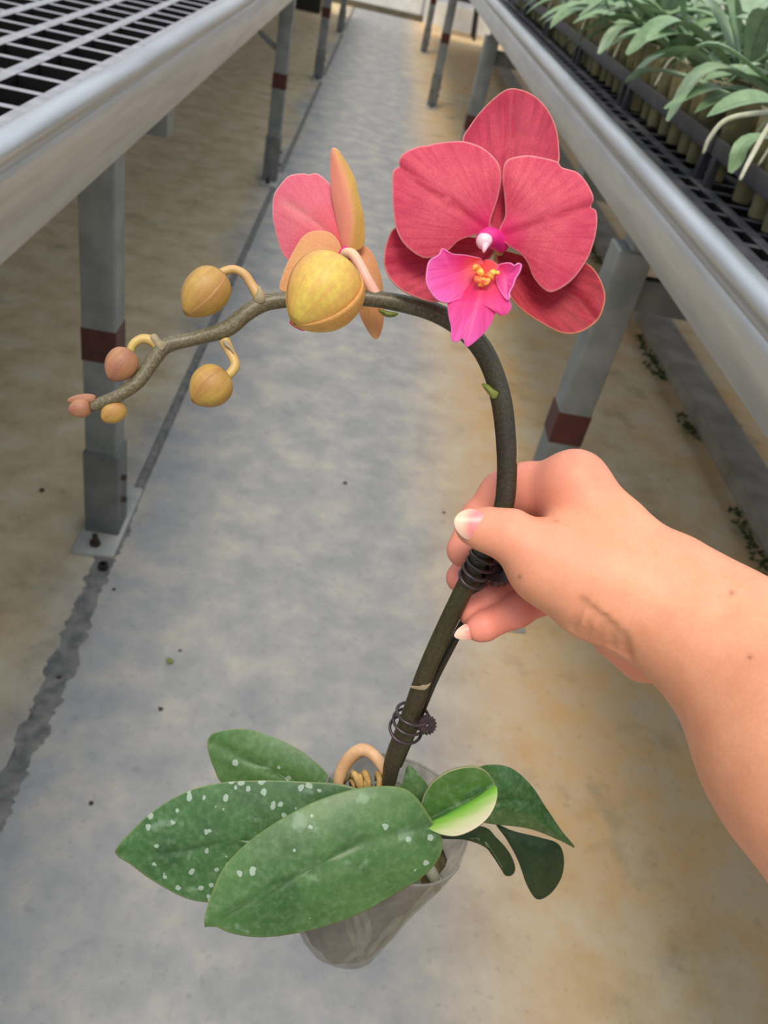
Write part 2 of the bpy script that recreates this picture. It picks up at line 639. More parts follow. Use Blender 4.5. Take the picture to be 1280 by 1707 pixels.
def veins(t, k=16.0, along=1.6):
    cb = t.n('ShaderNodeCombineXYZ')
    t.l(t.math('MULTIPLY', t.attr('va'), k), cb.inputs[0])
    t.l(t.math('MULTIPLY', t.attr('vd'), along), cb.inputs[1])
    return t.noise(cb.outputs[0], 1.0, 5, 0.65)


def petal_mat(name, cols, rim, centre_col, vein=0.5, trans=0.3, spots=120, rimpos=0.965, mid=0.4, base_col=None, side=None, rimamt=0.6):
    t = NT(name)
    v = t.coord()
    f = t.noise(v, spots, 6, 0.7)
    f2 = t.noise(v, 30, 3)
    f3 = t.noise(v, 1100, 3, 0.6)
    fv = veins(t)
    c = t.ramp(f2, [(0.35, lin(cols[0])), (0.65, lin(cols[1]))])
    c = t.mix(t.ramp(fv, [(0.36, (vein, vein, vein)), (0.56, (0, 0, 0))]), c, lin(cols[2]))
    c = t.mix(t.ramp(f, [(0.36, (vein * .6,) * 3), (0.56, (0, 0, 0))]), c, lin(cols[2]))
    c = t.mix(t.ramp(f3, [(0.38, (0.35, 0.35, 0.35)), (0.58, (0, 0, 0))]), c, lin(cols[2]))
    r = t.attr('rim')
    m = t.attr('mid')
    if side:
        c = t.mix(t.ramp(t.math('ADD', t.attr('sm'), t.math('MULTIPLY', f2, 0.2)), [(0.0, (0.9,) * 3), (0.25, (0, 0, 0))] if side[0] < 0 else [(0.15, (0, 0, 0)), (0.45, (0.9,) * 3)]), c, lin(side[1]))
    if base_col:
        c = t.mix(t.ramp(t.attr('vd'), [(b[0], (b[2],) * 3) for b in base_col]), c, lin(base_col[0][1]))
    c = t.mix(t.ramp(m, [(0.0, (mid,) * 3), (0.05, (mid * .4,) * 3), (0.22, (0, 0, 0))]), c, lin(centre_col))
    c = t.mix(t.ramp(r, [(rimpos, (0, 0, 0)), (1.0, (rimamt,) * 3)]), c, lin(rim))
    t.base(c)
    t.set(Roughness=0.5)
    t.b.inputs['Specular IOR Level'].default_value = 0.3
    t.b.inputs['Sheen Weight'].default_value = 0.12
    t.bump(t.math('ADD', fv, t.math('MULTIPLY', f3, 0.5)), 0.3, 0.0006)
    t.translucent(c, trans)
    return t.m


def lip_mat():
    t = NT('magenta_lip')
    v = t.coord()
    d = t.math('ADD', t.attr('vd'), t.math('MULTIPLY', t.math('SUBTRACT', t.noise(v, 200, 4), 0.5), 0.14))
    c = t.ramp(d, [(0.0, lin((228, 62, 40))), (0.18, lin((240, 74, 70))), (0.36, lin((236, 46, 112))), (0.62, lin((240, 74, 158))), (0.95, lin((240, 104, 190)))])
    fv = veins(t, 12, 1.0)
    c = t.mix(t.ramp(fv, [(0.38, (0.45,) * 3), (0.55, (0, 0, 0))]), c, lin((206, 32, 110)))
    c = t.mix(t.ramp(t.attr('rim'), [(0.975, (0, 0, 0)), (1.0, (0.55,) * 3)]), c, lin((250, 176, 226)))
    t.base(c)
    t.set(Roughness=0.45)
    t.bump(fv, 0.3, 0.0006)
    t.translucent(c, 0.25)
    return t.m


BC = [(0.05, (222, 20, 110), 0.8), (0.28, (222, 20, 110), 0.0)]
M['petal'] = petal_mat('coral_pink_petal', [(222, 78, 106), (234, 98, 118), (192, 46, 84)], (252, 196, 190), (186, 40, 70), base_col=BC)
M['sepal'] = petal_mat('deep_rose_sepal', [(208, 56, 92), (218, 70, 98), (166, 28, 62)], (248, 186, 166), (158, 26, 54), vein=0.7)
M['sepal_low'] = petal_mat('crimson_lower_sepal', [(190, 42, 66), (204, 56, 76), (146, 20, 42)], (240, 190, 140), (134, 18, 38), vein=0.8)
M['back'] = petal_mat('apricot_petal_back', [(228, 180, 116), (232, 166, 122), (214, 142, 96)], (248, 206, 170), (228, 194, 112), vein=0.35, spots=90)
M['back_yellow'] = petal_mat('yellow_sepal_back', [(218, 190, 92), (226, 172, 110), (196, 150, 70)], (248, 190, 170), (230, 214, 100), vein=0.5, spots=70, side=(-1, (236, 146, 130)))
M['pinkpale'] = petal_mat('pale_rose_petal', [(238, 122, 144), (242, 140, 152), (226, 92, 118)], (252, 216, 210), (246, 186, 176), vein=0.35, spots=70, base_col=[(0.1, (232, 76, 80), 0.75), (0.6, (232, 76, 80), 0.0)])
M['lip'] = lip_mat()


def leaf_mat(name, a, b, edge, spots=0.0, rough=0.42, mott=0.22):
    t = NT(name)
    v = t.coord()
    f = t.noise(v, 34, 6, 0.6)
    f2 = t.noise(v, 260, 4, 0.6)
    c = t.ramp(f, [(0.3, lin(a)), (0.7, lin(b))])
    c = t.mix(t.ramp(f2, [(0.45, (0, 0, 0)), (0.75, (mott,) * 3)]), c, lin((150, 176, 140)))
    if spots:
        vo = t.n('ShaderNodeTexVoronoi')
        vo.inputs['Scale'].default_value = 150
        wv = t.n('ShaderNodeVectorMath', operation='MULTIPLY_ADD')
        nz = t.n('ShaderNodeTexNoise')
        nz.inputs['Scale'].default_value = 240
        t.l(v, nz.inputs['Vector'])
        t.l(nz.outputs['Color'], wv.inputs[0])
        wv.inputs[1].default_value = (0.0028, 0.0028, 0.0028)
        t.l(v, wv.inputs[2])
        t.l(wv.outputs[0], vo.inputs['Vector'])
        szn = t.noise(v, 90, 2)
        hit = t.math('LESS_THAN', vo.outputs['Distance'], t.math('MULTIPLY', szn, 0.50))
        pick = t.n('ShaderNodeSeparateColor')
        t.l(vo.outputs['Color'], pick.inputs[0])
        sel = t.math('GREATER_THAN', pick.outputs[0], 1.0 - spots)
        blot = t.ramp(t.noise(v, 70, 3), [(0.62, (0, 0, 0)), (0.72, (1, 1, 1))])
        c = t.mix(t.math('MULTIPLY', blot, 0.35), c, lin((158, 184, 160)))
        c = t.mix(t.math('MULTIPLY', t.math('MULTIPLY', hit, sel), 0.55), c, lin((192, 208, 196)))
    m = t.attr('mid')
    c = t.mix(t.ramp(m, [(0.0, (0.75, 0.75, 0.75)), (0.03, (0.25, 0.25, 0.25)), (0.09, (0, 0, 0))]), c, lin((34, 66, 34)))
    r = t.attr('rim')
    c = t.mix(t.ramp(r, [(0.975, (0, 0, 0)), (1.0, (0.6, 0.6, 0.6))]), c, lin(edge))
    t.base(c)
    t.set(Roughness=rough)
    t.bump(f2, 0.15, 0.0008)
    t.translucent(c, 0.10)
    return t.m


M['leaf'] = leaf_mat('orchid_leaf', (52, 90, 44), (84, 122, 66), (140, 152, 88), 0.14)
M['leaf_spotted'] = leaf_mat('spotted_orchid_leaf', (44, 82, 42), (74, 116, 62), (156, 166, 116), 0.55)
M['leaf_mid'] = leaf_mat('glossy_leaf', (34, 70, 32), (56, 98, 46), (120, 116, 84), 0.0, 0.28)
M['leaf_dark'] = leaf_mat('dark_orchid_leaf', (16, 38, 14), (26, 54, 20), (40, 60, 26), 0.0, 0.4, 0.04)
M['leaf_back'] = leaf_mat('leaf_underside', (52, 74, 40), (84, 100, 62), (110, 100, 70))
M['leaf_young'] = leaf_mat('young_leaf', (52, 92, 36), (80, 120, 52), (176, 166, 130))
ty_ = NT('young_leaf_inside')
tyc = ty_.ramp(ty_.math('ADD', ty_.attr('mid'), ty_.math('MULTIPLY', ty_.math('SUBTRACT', veins(ty_, 10, 1.0), 0.5), 0.5)), [(0.0, lin((92, 150, 48))), (0.22, lin((134, 190, 74))), (0.6, lin((206, 212, 160))), (0.95, lin((222, 214, 184)))])
ty_.base(tyc)
ty_.set(Roughness=0.4)
ty_.translucent(tyc, 0.15)
M['leaf_young_in'] = ty_.m


def stem_mat():
    t = NT('dark_olive_stem')
    v = t.coord()
    f = t.noise(v, 40, 4)
    f2 = t.noise(v, 900, 3, 0.7)
    sep = t.n('ShaderNodeSeparateXYZ')
    t.l(v, sep.inputs[0])
    c = t.ramp(f, [(0.35, lin((38, 27, 16))), (0.65, lin((46, 44, 20)))])
    # towards the tip the skin turns greyer and finely dotted
    mr = t.n('ShaderNodeMapRange')
    t.l(sep.outputs['X'], mr.inputs[0])
    mr.inputs[1].default_value = 0.085
    mr.inputs[2].default_value = -0.03
    c = t.mix(mr.outputs[0], c, lin((92, 84, 62)))
    dots = t.math('MULTIPLY', t.ramp(f2, [(0.46, (0, 0, 0)), (0.7, (0.5, 0.5, 0.5))]), t.math('ADD', t.math('MULTIPLY', mr.outputs[0], 0.85), 0.15))
    c = t.mix(dots, c, lin((156, 150, 120)))
    t.base(c)
    t.set(Roughness=0.42)
    t.bump(f2, 0.15, 0.0004)
    return t.m


M['stem'] = stem_mat()
M['stem_low'] = simple('brown_green_stem', (42, 34, 20), (60, 62, 26), 60, 0.38)
M['bract'] = simple('green_bract', (92, 112, 40), (128, 134, 60), 120, 0.5)
M['bract_dry'] = simple('dry_bract', (130, 118, 92), (168, 152, 122), 200, 0.7)
M['stake'] = simple('black_stake', (24, 22, 18), (40, 36, 28), 60, 0.45)
M['clip'] = simple('dark_purple_clip', (40, 30, 36), (66, 52, 56), 90, 0.3)
M['pedicel'] = simple('yellow_pedicel', (188, 164, 88), (198, 152, 108), 70, 0.45)
M['pedicel_pale'] = simple('cream_pedicel', (228, 206, 148), (232, 176, 160), 40, 0.45)


def bud_mat(name, a, b, c3):
    t = NT(name)
    v = t.coord()
    f = t.noise(v, 60, 4)
    f2 = t.noise(v, 420, 4, 0.6)
    g = t.attr('side')
    c = t.ramp(f, [(0.35, lin(a)), (0.65, lin(b))])
    c = t.mix(t.ramp(g, [(0.25, (0, 0, 0)), (1.0, (0.8, 0.8, 0.8))]), c, lin(c3))
    c = t.mix(t.ramp(f2, [(0.4, (0.25, 0.25, 0.25)), (0.6, (0, 0, 0))]), c, lin((150, 112, 56)))
    fv = veins(t, 5.0, 1.2)
    c = t.mix(t.ramp(fv, [(0.40, (0.5, 0.5, 0.5)), (0.54, (0, 0, 0))]), c, lin(c3))
    t.base(c)
    t.set(Roughness=0.5)
    t.b.inputs['Subsurface Weight'].default_value = 0.15
    t.b.inputs['Subsurface Radius'].default_value = (0.004, 0.003, 0.001)
    t.bump(f2, 0.12, 0.0004)
    return t.m


M['bud_big'] = bud_mat('yellow_bud', (226, 204, 92), (218, 182, 84), (212, 148, 88))
M['bud'] = bud_mat('ochre_bud', (194, 162, 78), (184, 146, 74), (164, 116, 66))
M['bud_brown'] = bud_mat('russet_bud', (176, 128, 88), (164, 114, 86), (148, 92, 76))
M['root'] = simple('tan_root', (188, 146, 104), (224, 184, 142), 60, 0.6)
M['root_moss'] = simple('mossy_root_stub', (150, 118, 62), (196, 160, 100), 120, 0.8)
M['root_grey'] = simple('grey_green_root', (108, 118, 94), (150, 152, 130), 50, 0.55)
M['mix'] = simple('dark_moss_medium', (40, 37, 22), (98, 88, 52), 120, 0.95, bump=0.8, bdist=0.004)


def plastic(name, tint, clear, rough=0.25):
    t = NT(name)
    v = t.coord('Object', (1, 1, 0.35))
    f = t.noise(v, 120, 6, 0.65)
    t.base(t.ramp(f, [(0.3, lin(tint[0])), (0.7, lin(tint[1]))]))
    t.set(Roughness=rough)
    t.bump(f, 0.5, 0.004)
    tr = t.n('ShaderNodeBsdfTransparent')
    tr.inputs[0].default_value = (0.92, 0.93, 0.92, 1)
    mx = t.n('ShaderNodeMixShader')
    fac = t.ramp(f, [(0.3, (clear - 0.12,) * 3), (0.7, (clear + 0.12,) * 3)])
    t.l(fac, mx.inputs[0])
    t.l(t.b.outputs[0], mx.inputs[1])
    t.l(tr.outputs[0], mx.inputs[2])
    t.l(mx.outputs[0], t.out.inputs[0])
    return t.m


M['pot'] = plastic('clear_crinkled_plastic', ((120, 114, 106), (200, 194, 188)), 0.72, 0.14)
M['pot_small'] = plastic('cloudy_pot_plastic', ((140, 134, 100), (178, 170, 130)), 0.42, 0.35)

# ------------------------------------------------------------------ the orchid in the hand
POTC = P(662, 1358, 0.487)                       # centre of the pot mouth
POTB = P(566, 1545, 0.545)                       # centre of its base
POT_R, POT_RB = 0.0450, 0.0305
POT_AX = POTC - POTB
POT_H = float(np.linalg.norm(POT_AX))
POT_AX = POT_AX / POT_H
PU = np.cross(POT_AX, [0, 1.0, 0]); PU /= np.linalg.norm(PU)
PW = np.cross(POT_AX, PU)


def inpot(r, a, h):                              # pot coordinates: radius, angle, height above its base
    return POTB + r * (math.cos(a) * PU + math.sin(a) * PW) + h * POT_AX


def potlathe(name, prof, seg, wob, bottom=True):
    V, F = [], []
    for r, z in prof:
        for k in range(seg):
            q = 2 * PI * k / seg
            V.append(inpot(r * (1 + wob(q, z)), q, z))
    for i in range(len(prof) - 1):
        for k in range(seg):
            k2 = (k + 1) % seg
            F.append((i * seg + k, (i + 1) * seg + k, (i + 1) * seg + k2, i * seg + k2))
    if bottom:
        F.append(tuple(range(seg)))
    return mesh_from(name, V, F)


orchid = thing('potted_orchid', 'coral pink moth orchid in a clear plastic pot, held up by the hand', 'orchid', POTB)


def wobble(q, z):
    return 0.020 * math.sin(3 * q + 1.2 + z * 60) + 0.012 * math.sin(7 * q + z * 90) + 0.006 * math.sin(13 * q - z * 150)


prof = [(0.002, 0.0), (POT_RB - 0.007, 0.0), (POT_RB - 0.002, 0.002), (POT_RB, 0.007)]
for k in range(1, 21):
    q = k / 20
    prof.append((POT_RB + (POT_R - POT_RB) * q, 0.007 + (POT_H - 0.007) * q))
pot = put('pot', potlathe('pot', prof, 72, wobble), orchid, mats=M['pot'], smooth=True)
pot['label'] = 'clear crinkled plastic pot'
md = pot.modifiers.new('thickness', 'SOLIDIFY')
md.thickness = 0.0005
tb = tube_data([inpot(POT_R * (1 + wobble(q, POT_H)), q, POT_H) for q in np.linspace(0, 2 * PI, 57)], [0.0009] * 57, 6, None, False)
put('pot_rim', mesh_from('pot_rim', *tb), pot, mats=M['pot'], smooth=True)
MH = POT_H - 0.020
pm = [(0.001, 0.004), (POT_RB - 0.004, 0.004)] + [(POT_RB - 0.0035 + (POT_R - POT_RB) * q * 0.78, 0.006 + (MH - 0.010) * q) for q in (0.0, 0.2, 0.4, 0.6, 0.8, 1.0)] + [(0.028, MH), (0.014, MH + 0.004), (0.0005, MH + 0.005)]
put('moss_plug', potlathe('moss_plug', pm, 48, lambda q, z: 0.04 * math.sin(5 * q + z * 130) + 0.03 * math.sin(11 * q - z * 200)), orchid, mats=M['mix'], smooth=True)
# roots pressed against the plastic
for k in range(11):
    a0 = k * 0.57 + 0.3
    pts = []
    for q in np.linspace(0, 1, 6):
        a = a0 + 0.9 * math.sin(q * 2.2 + k) * (0.6 + 0.4 * (k % 2))
        rr = (POT_RB + (POT_R - POT_RB) * (0.05 + 0.80 * q)) - 0.0032
        pts.append(inpot(rr, a, 0.010 + (POT_H - 0.028) * q))
    put('root', tube('root', pts, [0.0016, 0.0022, 0.0024, 0.0024, 0.0024, 0.0022], 8, 24), orchid, mats=M['root_grey'], smooth=True)
for pr in ([(668, 1428, .478, 6), (680, 1448, .475, 9), (692, 1466, .478, 9), (698, 1484, .492, 7)],
           [(696, 1424, .476, 6), (710, 1442, .473, 10), (722, 1460, .476, 10), (728, 1480, .490, 7)]):
    put('root', ptube('root', pr, 10, 24), orchid, mats=M['root_grey'], smooth=True)
o = put('root', ptube('root', [(566, 1308, .480, 11), (570, 1284, .478, 11), (586, 1260, .476, 11.5), (606, 1250, .474, 11), (626, 1262, .472, 10), (646, 1290, .468, 9)], 12, 40), orchid, mats=M['root'], smooth=True)
o['label'] = 'arched tan aerial root'
for i, (x, y, dx, dy) in enumerate([(588, 1296, 10, 22), (598, 1300, 4, 18), (606, 1294, 8, 20), (614, 1302, -4, 14), (628, 1296, 6, 14), (594, 1310, 10, 10), (634, 1302, -2, 12)]):
    put('root_stub', ptube('root_stub', [(x, y, .474, 4), (x + dx * .3, y - 6, .470, 5.5), (x + dx, y + dy * .5, .466, 5), (x + dx * 1.2, y + dy, .466, 3)], 8, 14), orchid, mats=M['root_moss'], smooth=True)

rs = random.Random(11)
for k in range(16):
    x, y = rs.uniform(578, 640), rs.uniform(1290, 1316)
    dx, dy = rs.uniform(-14, 14), rs.uniform(4, 16)
    put('root_stub', ptube('root_stub', [(x, y, .478, 2), (x + dx * .4, y - 5, .474, 3.4), (x + dx, y + dy * .5, .471, 3.2), (x + dx * 1.2, y + dy, .472, 1.6)], 6, 12), orchid, mats=M['root_moss'] if k % 3 else M['mix'], smooth=True)

# --- leaves (traced in the 1.6x crop whose corner is 180,1180)
LO = dict(org=(180, 1180), sc=1.6)
petal('leaf', [(265, 90), (275, 72), (300, 62), (360, 56), (420, 70), (500, 105), (560, 150), (605, 200), (640, 250), (600, 262), (500, 240), (400, 222), (310, 205), (282, 160), (268, 120)],
      orchid, [M['leaf'], M['leaf_back']], 0.500, (-0.00004, 0), None, 0.003, 0.0013, [(272, 88), (400, 150), (520, 205), (640, 250)], 0.0016, 9, **LO, seed=3)
petal('leaf', [(18, 385), (60, 330), (120, 275), (200, 227), (290, 201), (400, 194), (520, 197), (640, 208), (720, 250), (700, 330), (560, 420), (400, 495), (330, 515), (262, 519), (200, 505), (120, 462), (60, 418)],
      orchid, [M['leaf_spotted'], M['leaf_back']], 0.468, (-0.00002, 0), (330, 350), 0.004, 0.0014, [(18, 385), (200, 380), (350, 364), (520, 330), (700, 280)], 0.0015, 7, **LO, seed=4)
petal('leaf', [(258, 585), (262, 540), (300, 440), (360, 370), (440, 310), (540, 255), (640, 220), (720, 208), (790, 215), (832, 250), (864, 300), (890, 345), (886, 395), (840, 450), (760, 500), (680, 545), (590, 580), (490, 604), (400, 612), (330, 602), (285, 583)],
      orchid, [M['leaf'], M['leaf_back']], 0.441, (0.00005, 0), (560, 420), 0.007, 0.0015, [(258, 585), (400, 505), (560, 415), (700, 352), (850, 312)], 0.0016, 7, **LO, seed=5)
petal('leaf', [(798, 155), (785, 200), (770, 240), (800, 275), (850, 262), (856, 215), (830, 178), (812, 158)], orchid, [M['leaf'], M['leaf_back']], 0.472, (0, 0), None, 0.002, 0.0012, None, **LO)
# right hand leaves: dark hanging ones first, then the glossy one, then the young folded one
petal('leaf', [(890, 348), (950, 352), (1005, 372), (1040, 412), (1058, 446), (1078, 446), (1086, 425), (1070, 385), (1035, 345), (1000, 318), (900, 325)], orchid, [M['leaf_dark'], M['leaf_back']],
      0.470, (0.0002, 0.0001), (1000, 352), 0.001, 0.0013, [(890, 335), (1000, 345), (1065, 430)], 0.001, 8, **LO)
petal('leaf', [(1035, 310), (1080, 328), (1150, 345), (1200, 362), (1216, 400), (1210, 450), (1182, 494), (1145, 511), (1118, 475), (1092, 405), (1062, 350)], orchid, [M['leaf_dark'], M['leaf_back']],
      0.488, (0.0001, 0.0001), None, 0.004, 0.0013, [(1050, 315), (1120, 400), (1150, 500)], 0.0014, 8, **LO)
petal('leaf', [(985, 162), (1030, 151), (1080, 163), (1130, 208), (1170, 268), (1212, 330), (1246, 373), (1200, 352), (1120, 322), (1010, 308), (960, 290), (950, 220)], orchid, [M['leaf_mid'], M['leaf_back']],
      0.466, (0.00014, 0.00005), (1080, 250), 0.006, 0.0014, [(960, 260), (1080, 242), (1160, 268), (1240, 368)], 0.0016, 8, **LO)


def fold(px, py, r):                     # the young leaf stands in a V: both halves rise from the midrib
    ax, ay, bx, by = 700, 1373, 824, 1306
    s = ((px - ax) * (by - ay) - (py - ay) * (bx - ax)) / math.hypot(bx - ax, by - ay)
    return -0.00016 * abs(s) if s > 0 else -0.00030 * abs(s)


petal('leaf', [(832, 308), (836, 262), (848, 226), (872, 194), (915, 168), (970, 158), (1008, 170), (1030, 200), (1037, 235), (1020, 280), (985, 315), (935, 338), (895, 338), (860, 325)], orchid,
      [M['leaf_young'], M['leaf_back']], 0.455, (0, 0), (930, 255), 0.0, 0.0013, [(834, 308), (930, 255), (1030, 202)], 0.0, 8, **LO, extra=fold)
half = petal('leaf_half', [(842, 311), (890, 290), (940, 263), (990, 235), (1031, 205), (1037, 238), (1020, 281), (985, 316), (935, 339), (895, 338), (862, 326)], orchid,
             [M['leaf_young_in'], M['leaf_back']], 0.4542, (0, 0), (950, 290), 0.0, 0.0006, [(842, 311), (940, 263), (1031, 205)], **LO, extra=fold)
half['label'] = 'pale yellow-green turned half of the young leaf'

# --- flower spike
SPIKE = [(152, 680, .342, 9), (172, 670, .342, 10), (196, 660, .342, 10.5), (228, 638, .343, 12), (250, 609, .344, 12), (276, 577, .345, 13), (327, 564, .346, 11.5), (378, 548, .347, 14), (410, 523, .347, 13.5),
         (439, 506, .348, 14), (474, 500, .349, 13.5), (540, 496, .350, 13.5), (610, 497, .351, 13.5), (665, 505, .352, 14.5), (720, 519, .353, 16), (765, 543, .355, 17), (800, 577, .357, 17.5), (822, 620, .360, 17), (836, 670, .363, 17.5),
         (843, 730, .366, 17), (845, 790, .369, 17), (838, 850, .372, 16.5), (810, 910, .376, 16.5), (772, 985, .386, 16), (736, 1060, .402, 15.5), (707, 1128, .417, 15.5), (682, 1200, .434, 16), (657, 1262, .450, 15), (648, 1304, .462, 12)]
stem = put('stem', ptube('stem', SPIKE, 20, 200), orchid, mats=M['stem'], smooth=True)
# nodes with their bracts
petal('bract', [(803, 641), (812, 640), (824, 648), (836, 656), (826, 664), (818, 662)], orchid, [M['bract'], M['bract']], 0.3588, (0, 0), None, 0.002, 0.0006, None, n=40, rings=4)
petal('bract', [(846, 772), (856, 770), (860, 742), (863, 742), (862, 768), (858, 776), (848, 777)], orchid, [M['bract_dry'], M['bract_dry']], 0.3655, (0, 0), (858, 768), 0.0, 0.0006, None, n=40, rings=3)
petal('bract', [(683, 1143), (688, 1145), (700, 1143), (716, 1134), (717, 1141), (708, 1150), (694, 1149), (686, 1147)], orchid, [M['bract_dry'], M['bract_dry']], 0.4145, (0, 0), None, 0.001, 0.0006, None, n=40, rings=3)
petal('bract', [(630, 515), (648, 519), (664, 522), (658, 528), (646, 529), (636, 524)], orchid, [M['bract'], M['bract']], 0.3505, (0, 0), None, 0.003, 0.0008, None, n=40, rings=4)
petal('bract', [(424, 500), (428, 486), (432, 476), (437, 484), (442, 494), (440, 503), (432, 506)], orchid, [M['bract_dry'], M['bract_dry']], 0.3440, (0, 0), None, 0.001, 0.0006, None, n=40, rings=4)
petal('bract', [(250, 562), (258, 556), (268, 566), (278, 572), (270, 584), (260, 576)], orchid, [M['bract_dry'], M['bract_dry']], 0.3415, (0, 0), None, 0.001, 0.0006, None, n=40, rings=4)
petal('bract', [(371, 566), (380, 570), (388, 580), (390, 590), (384, 584), (374, 576)], orchid, [M['bract_dry'], M['bract_dry']], 0.3435, (0, 0), None, 0.001, 0.0006, None, n=40, rings=4)
# stake and clips
put('stake', ptube('stake', [(824, 925, .392, 7), (789, 1003, .402, 7), (761, 1060, .411, 7), (726, 1128, .424, 7), (706, 1175, .433, 7), (688, 1218, .443, 7), (664, 1275, .456, 7)], 10, 40), orchid, mats=M['stake'], smooth=True)


def ring_at(name, c, axis, r, wire, parent, mat, sx=1.0):
    axis = np.array(axis) / np.linalg.norm(axis)
    u = np.cross(axis, [0, 1, 0.2])
    u /= np.linalg.norm(u)
    w = np.cross(axis, u)
    pts = [c + r * sx * math.cos(q) * u + r * math.sin(q) * w for q in np.linspace(0, 2 * PI, 37)]
    return put(name, mesh_from(name, *tube_data(pts, [wire] * 37, 8, None, False)), parent, mats=mat, smooth=True)


def clip(p0, p1, n, r, boss, br):
    a, b = P(*p0), P(*p1)
    ax = b - a
    # spring boss with ribs like a small gear, the wire rings sit on it
    bc = P(*boss)
    V, F = [], []
    fw = (CAM - bc) / np.linalg.norm(CAM - bc)
    u = np.cross(fw, [0, 0, 1.0]); u /= np.linalg.norm(u)
    w = np.cross(fw, u)
    N = 36
    for z, s in ((-0.006, 0.9), (0.003, 1.0), (0.0055, 0.75), (0.004, 0.3), (0.0025, 0.2)):
        for k in range(N):
            q = 2 * PI * k / N
            rr = br * s * (1 + (0.10 if k % 2 else -0.04) * (s > 0.5))
            V.append(bc + fw * z + rr * (math.cos(q) * u + math.sin(q) * w))
    for i in range(4):
        for k in range(N):
            F.append((i * N + k, i * N + (k + 1) % N, (i + 1) * N + (k + 1) % N, (i + 1) * N + k))
    F.append(tuple(range(4 * N, 5 * N)))
    F.append(tuple(reversed(range(N))))
    c = put('support_clip', mesh_from('support_clip', V, F), orchid, mats=M['clip'])
    for k in range(n):
        q = k / (n - 1)
        ring_at('clip_ring', a + ax * q, ax + np.array([0.0, 0.002 * k, 0]), r, 0.00085, c, M['clip'], 1.12)
    arm = [(a + b) / 2 + (bc - (a + b) / 2) * t for t in (0.35, 0.6, 1.0)]
    put('clip_arm', tube('clip_arm', arm, [0.003, 0.0035, 0.003], 8), c, mats=M['clip'])
    return c


clip((688, 1190, .4295), (676, 1216, .436), 3, 0.0078, (711, 1208, .430), 0.0050)
clip((805, 928, .3775), (787, 963, .3815), 4, 0.0056, (830, 948, .388), 0.0082)


# --- buds
def bud(pr_ped, base, tip, width, mat, ang0=0.4, pmat=None):
    """base, tip: (px, py, distance); width in px"""
    A, B = P(*base), P(*tip)
    ax = B - A
    L = np.linalg.norm(ax)
    ax /= L
    vw = (A + B) / 2 - CAM
    vw /= np.linalg.norm(vw)
    u = np.cross(ax, vw)
    u /= np.linalg.norm(u)
    w = np.cross(ax, u)                # points away from or towards the viewer
    W = width / 2 * (base[2] + tip[2]) / 2 / FPX

    def prof(t):
        t = min(1, max(0, t))
        if t < 0.42:
            return W * max(0.0, 1 - ((0.42 - t) / 0.42) ** 2.4) ** 0.5
        return W * (1 - ((t - 0.42) / 0.58) ** 2.1) ** 0.8

    def shell(nm, a0, a1, off, parent, mt, th):
        V, F, S, VA, VD = [], [], [], [], []
        nt, na = 20, 18
        for i in range(nt + 1):
            t = i / nt
            for k in range(na + 1):
                s = k / na
                e = 2 * s - 1
                q = a0 + (a1 - a0) * s
                r = prof(0.012 + 0.976 * t) * (off + 0.075 * (s - 0.5)) + 0.03 * W * math.exp(-(e / 0.25) ** 2) * math.sin(PI * t)
                V.append(A + ax * L * t + r * (math.cos(q) * u + math.sin(q) * w))
                S.append(abs(e))
                VA.append(q)
                VD.append(t)
        for i in range(nt):
            for k in range(na):
                a = i * (na + 1) + k
                F.append((a, a + 1, a + na + 2, a + na + 1))
        me = mesh_from(nm, V, F)
        for an, vals in (('side', S), ('va', VA), ('vd', VD)):
            at = me.attributes.new(an, 'FLOAT', 'POINT')
            at.data.foreach_set('value', vals)
        ob = put(nm, me, parent, mats=mt, smooth=True)
        if th:
            md = ob.modifiers.new('thickness', 'SOLIDIFY')
            md.thickness = th
            md.offset = 0
        return ob
    core = shell('flower_bud', 0, 2 * PI * 0.9999, 0.93, orchid, mat, 0)
    for k in range(3):
        c = ang0 + k * 2 * PI / 3
        shell('sepal', c - 1.16, c + 1.16, 1.0, core, mat, 0.0007)
    if pr_ped:
        put('pedicel', ptube('pedicel', pr_ped, 12, 36), core, mats=pmat or M['pedicel'], smooth=True)
    return core


bud([(573, 462, .342, 9), (588, 474, .348, 9), (596, 490, .352, 10)], (580, 446, .340), (491, 540, .332), 124, M['bud_big'], -2.4)
bud([(362, 460, .343, 6), (372, 453, .343, 7), (390, 449, .344, 7), (408, 458, .345, 7.5), (420, 476, .346, 8), (434, 497, .347, 11)], (370, 456, .343), (310, 524, .340), 70, M['bud'], -1.9)
bud([(372, 627, .344, 7), (382, 624, .344, 8), (392, 608, .345, 8), (384, 588, .346, 8.5), (374, 568, .347, 10)], (376, 622, .344), (322, 670, .341), 66, M['bud'], -1.3)
bud([(216, 590, .342, 6), (222, 574, .342, 7), (238, 565, .343, 8), (256, 570, .344, 9), (268, 582, .345, 10)], (218, 586, .342), (184, 633, .340), 50, M['bud_brown'], -1.5)
bud([(200, 668, .345, 6), (196, 676, .345, 7)], (204, 674, .346), (172, 701, .343), 36, M['bud'], -1.4)
bud(None, (150, 678, .341), (115, 684, .340), 29, M['bud_brown'], -1.5)
bud(None, (160, 664, .342), (113, 668, .341), 15, M['bud_brown'], -1.2)

# --- the open flower
FO = dict(org=(620, 130), sc=3.0476)
FL = (806, 405, 0.331)


def column_mesh():
    return ptube('flower', [(838, 408, .338, 14), (826, 400, .334, 16), (815, 396, .329, 17), (805, 400, .325, 14)], 16, 24)


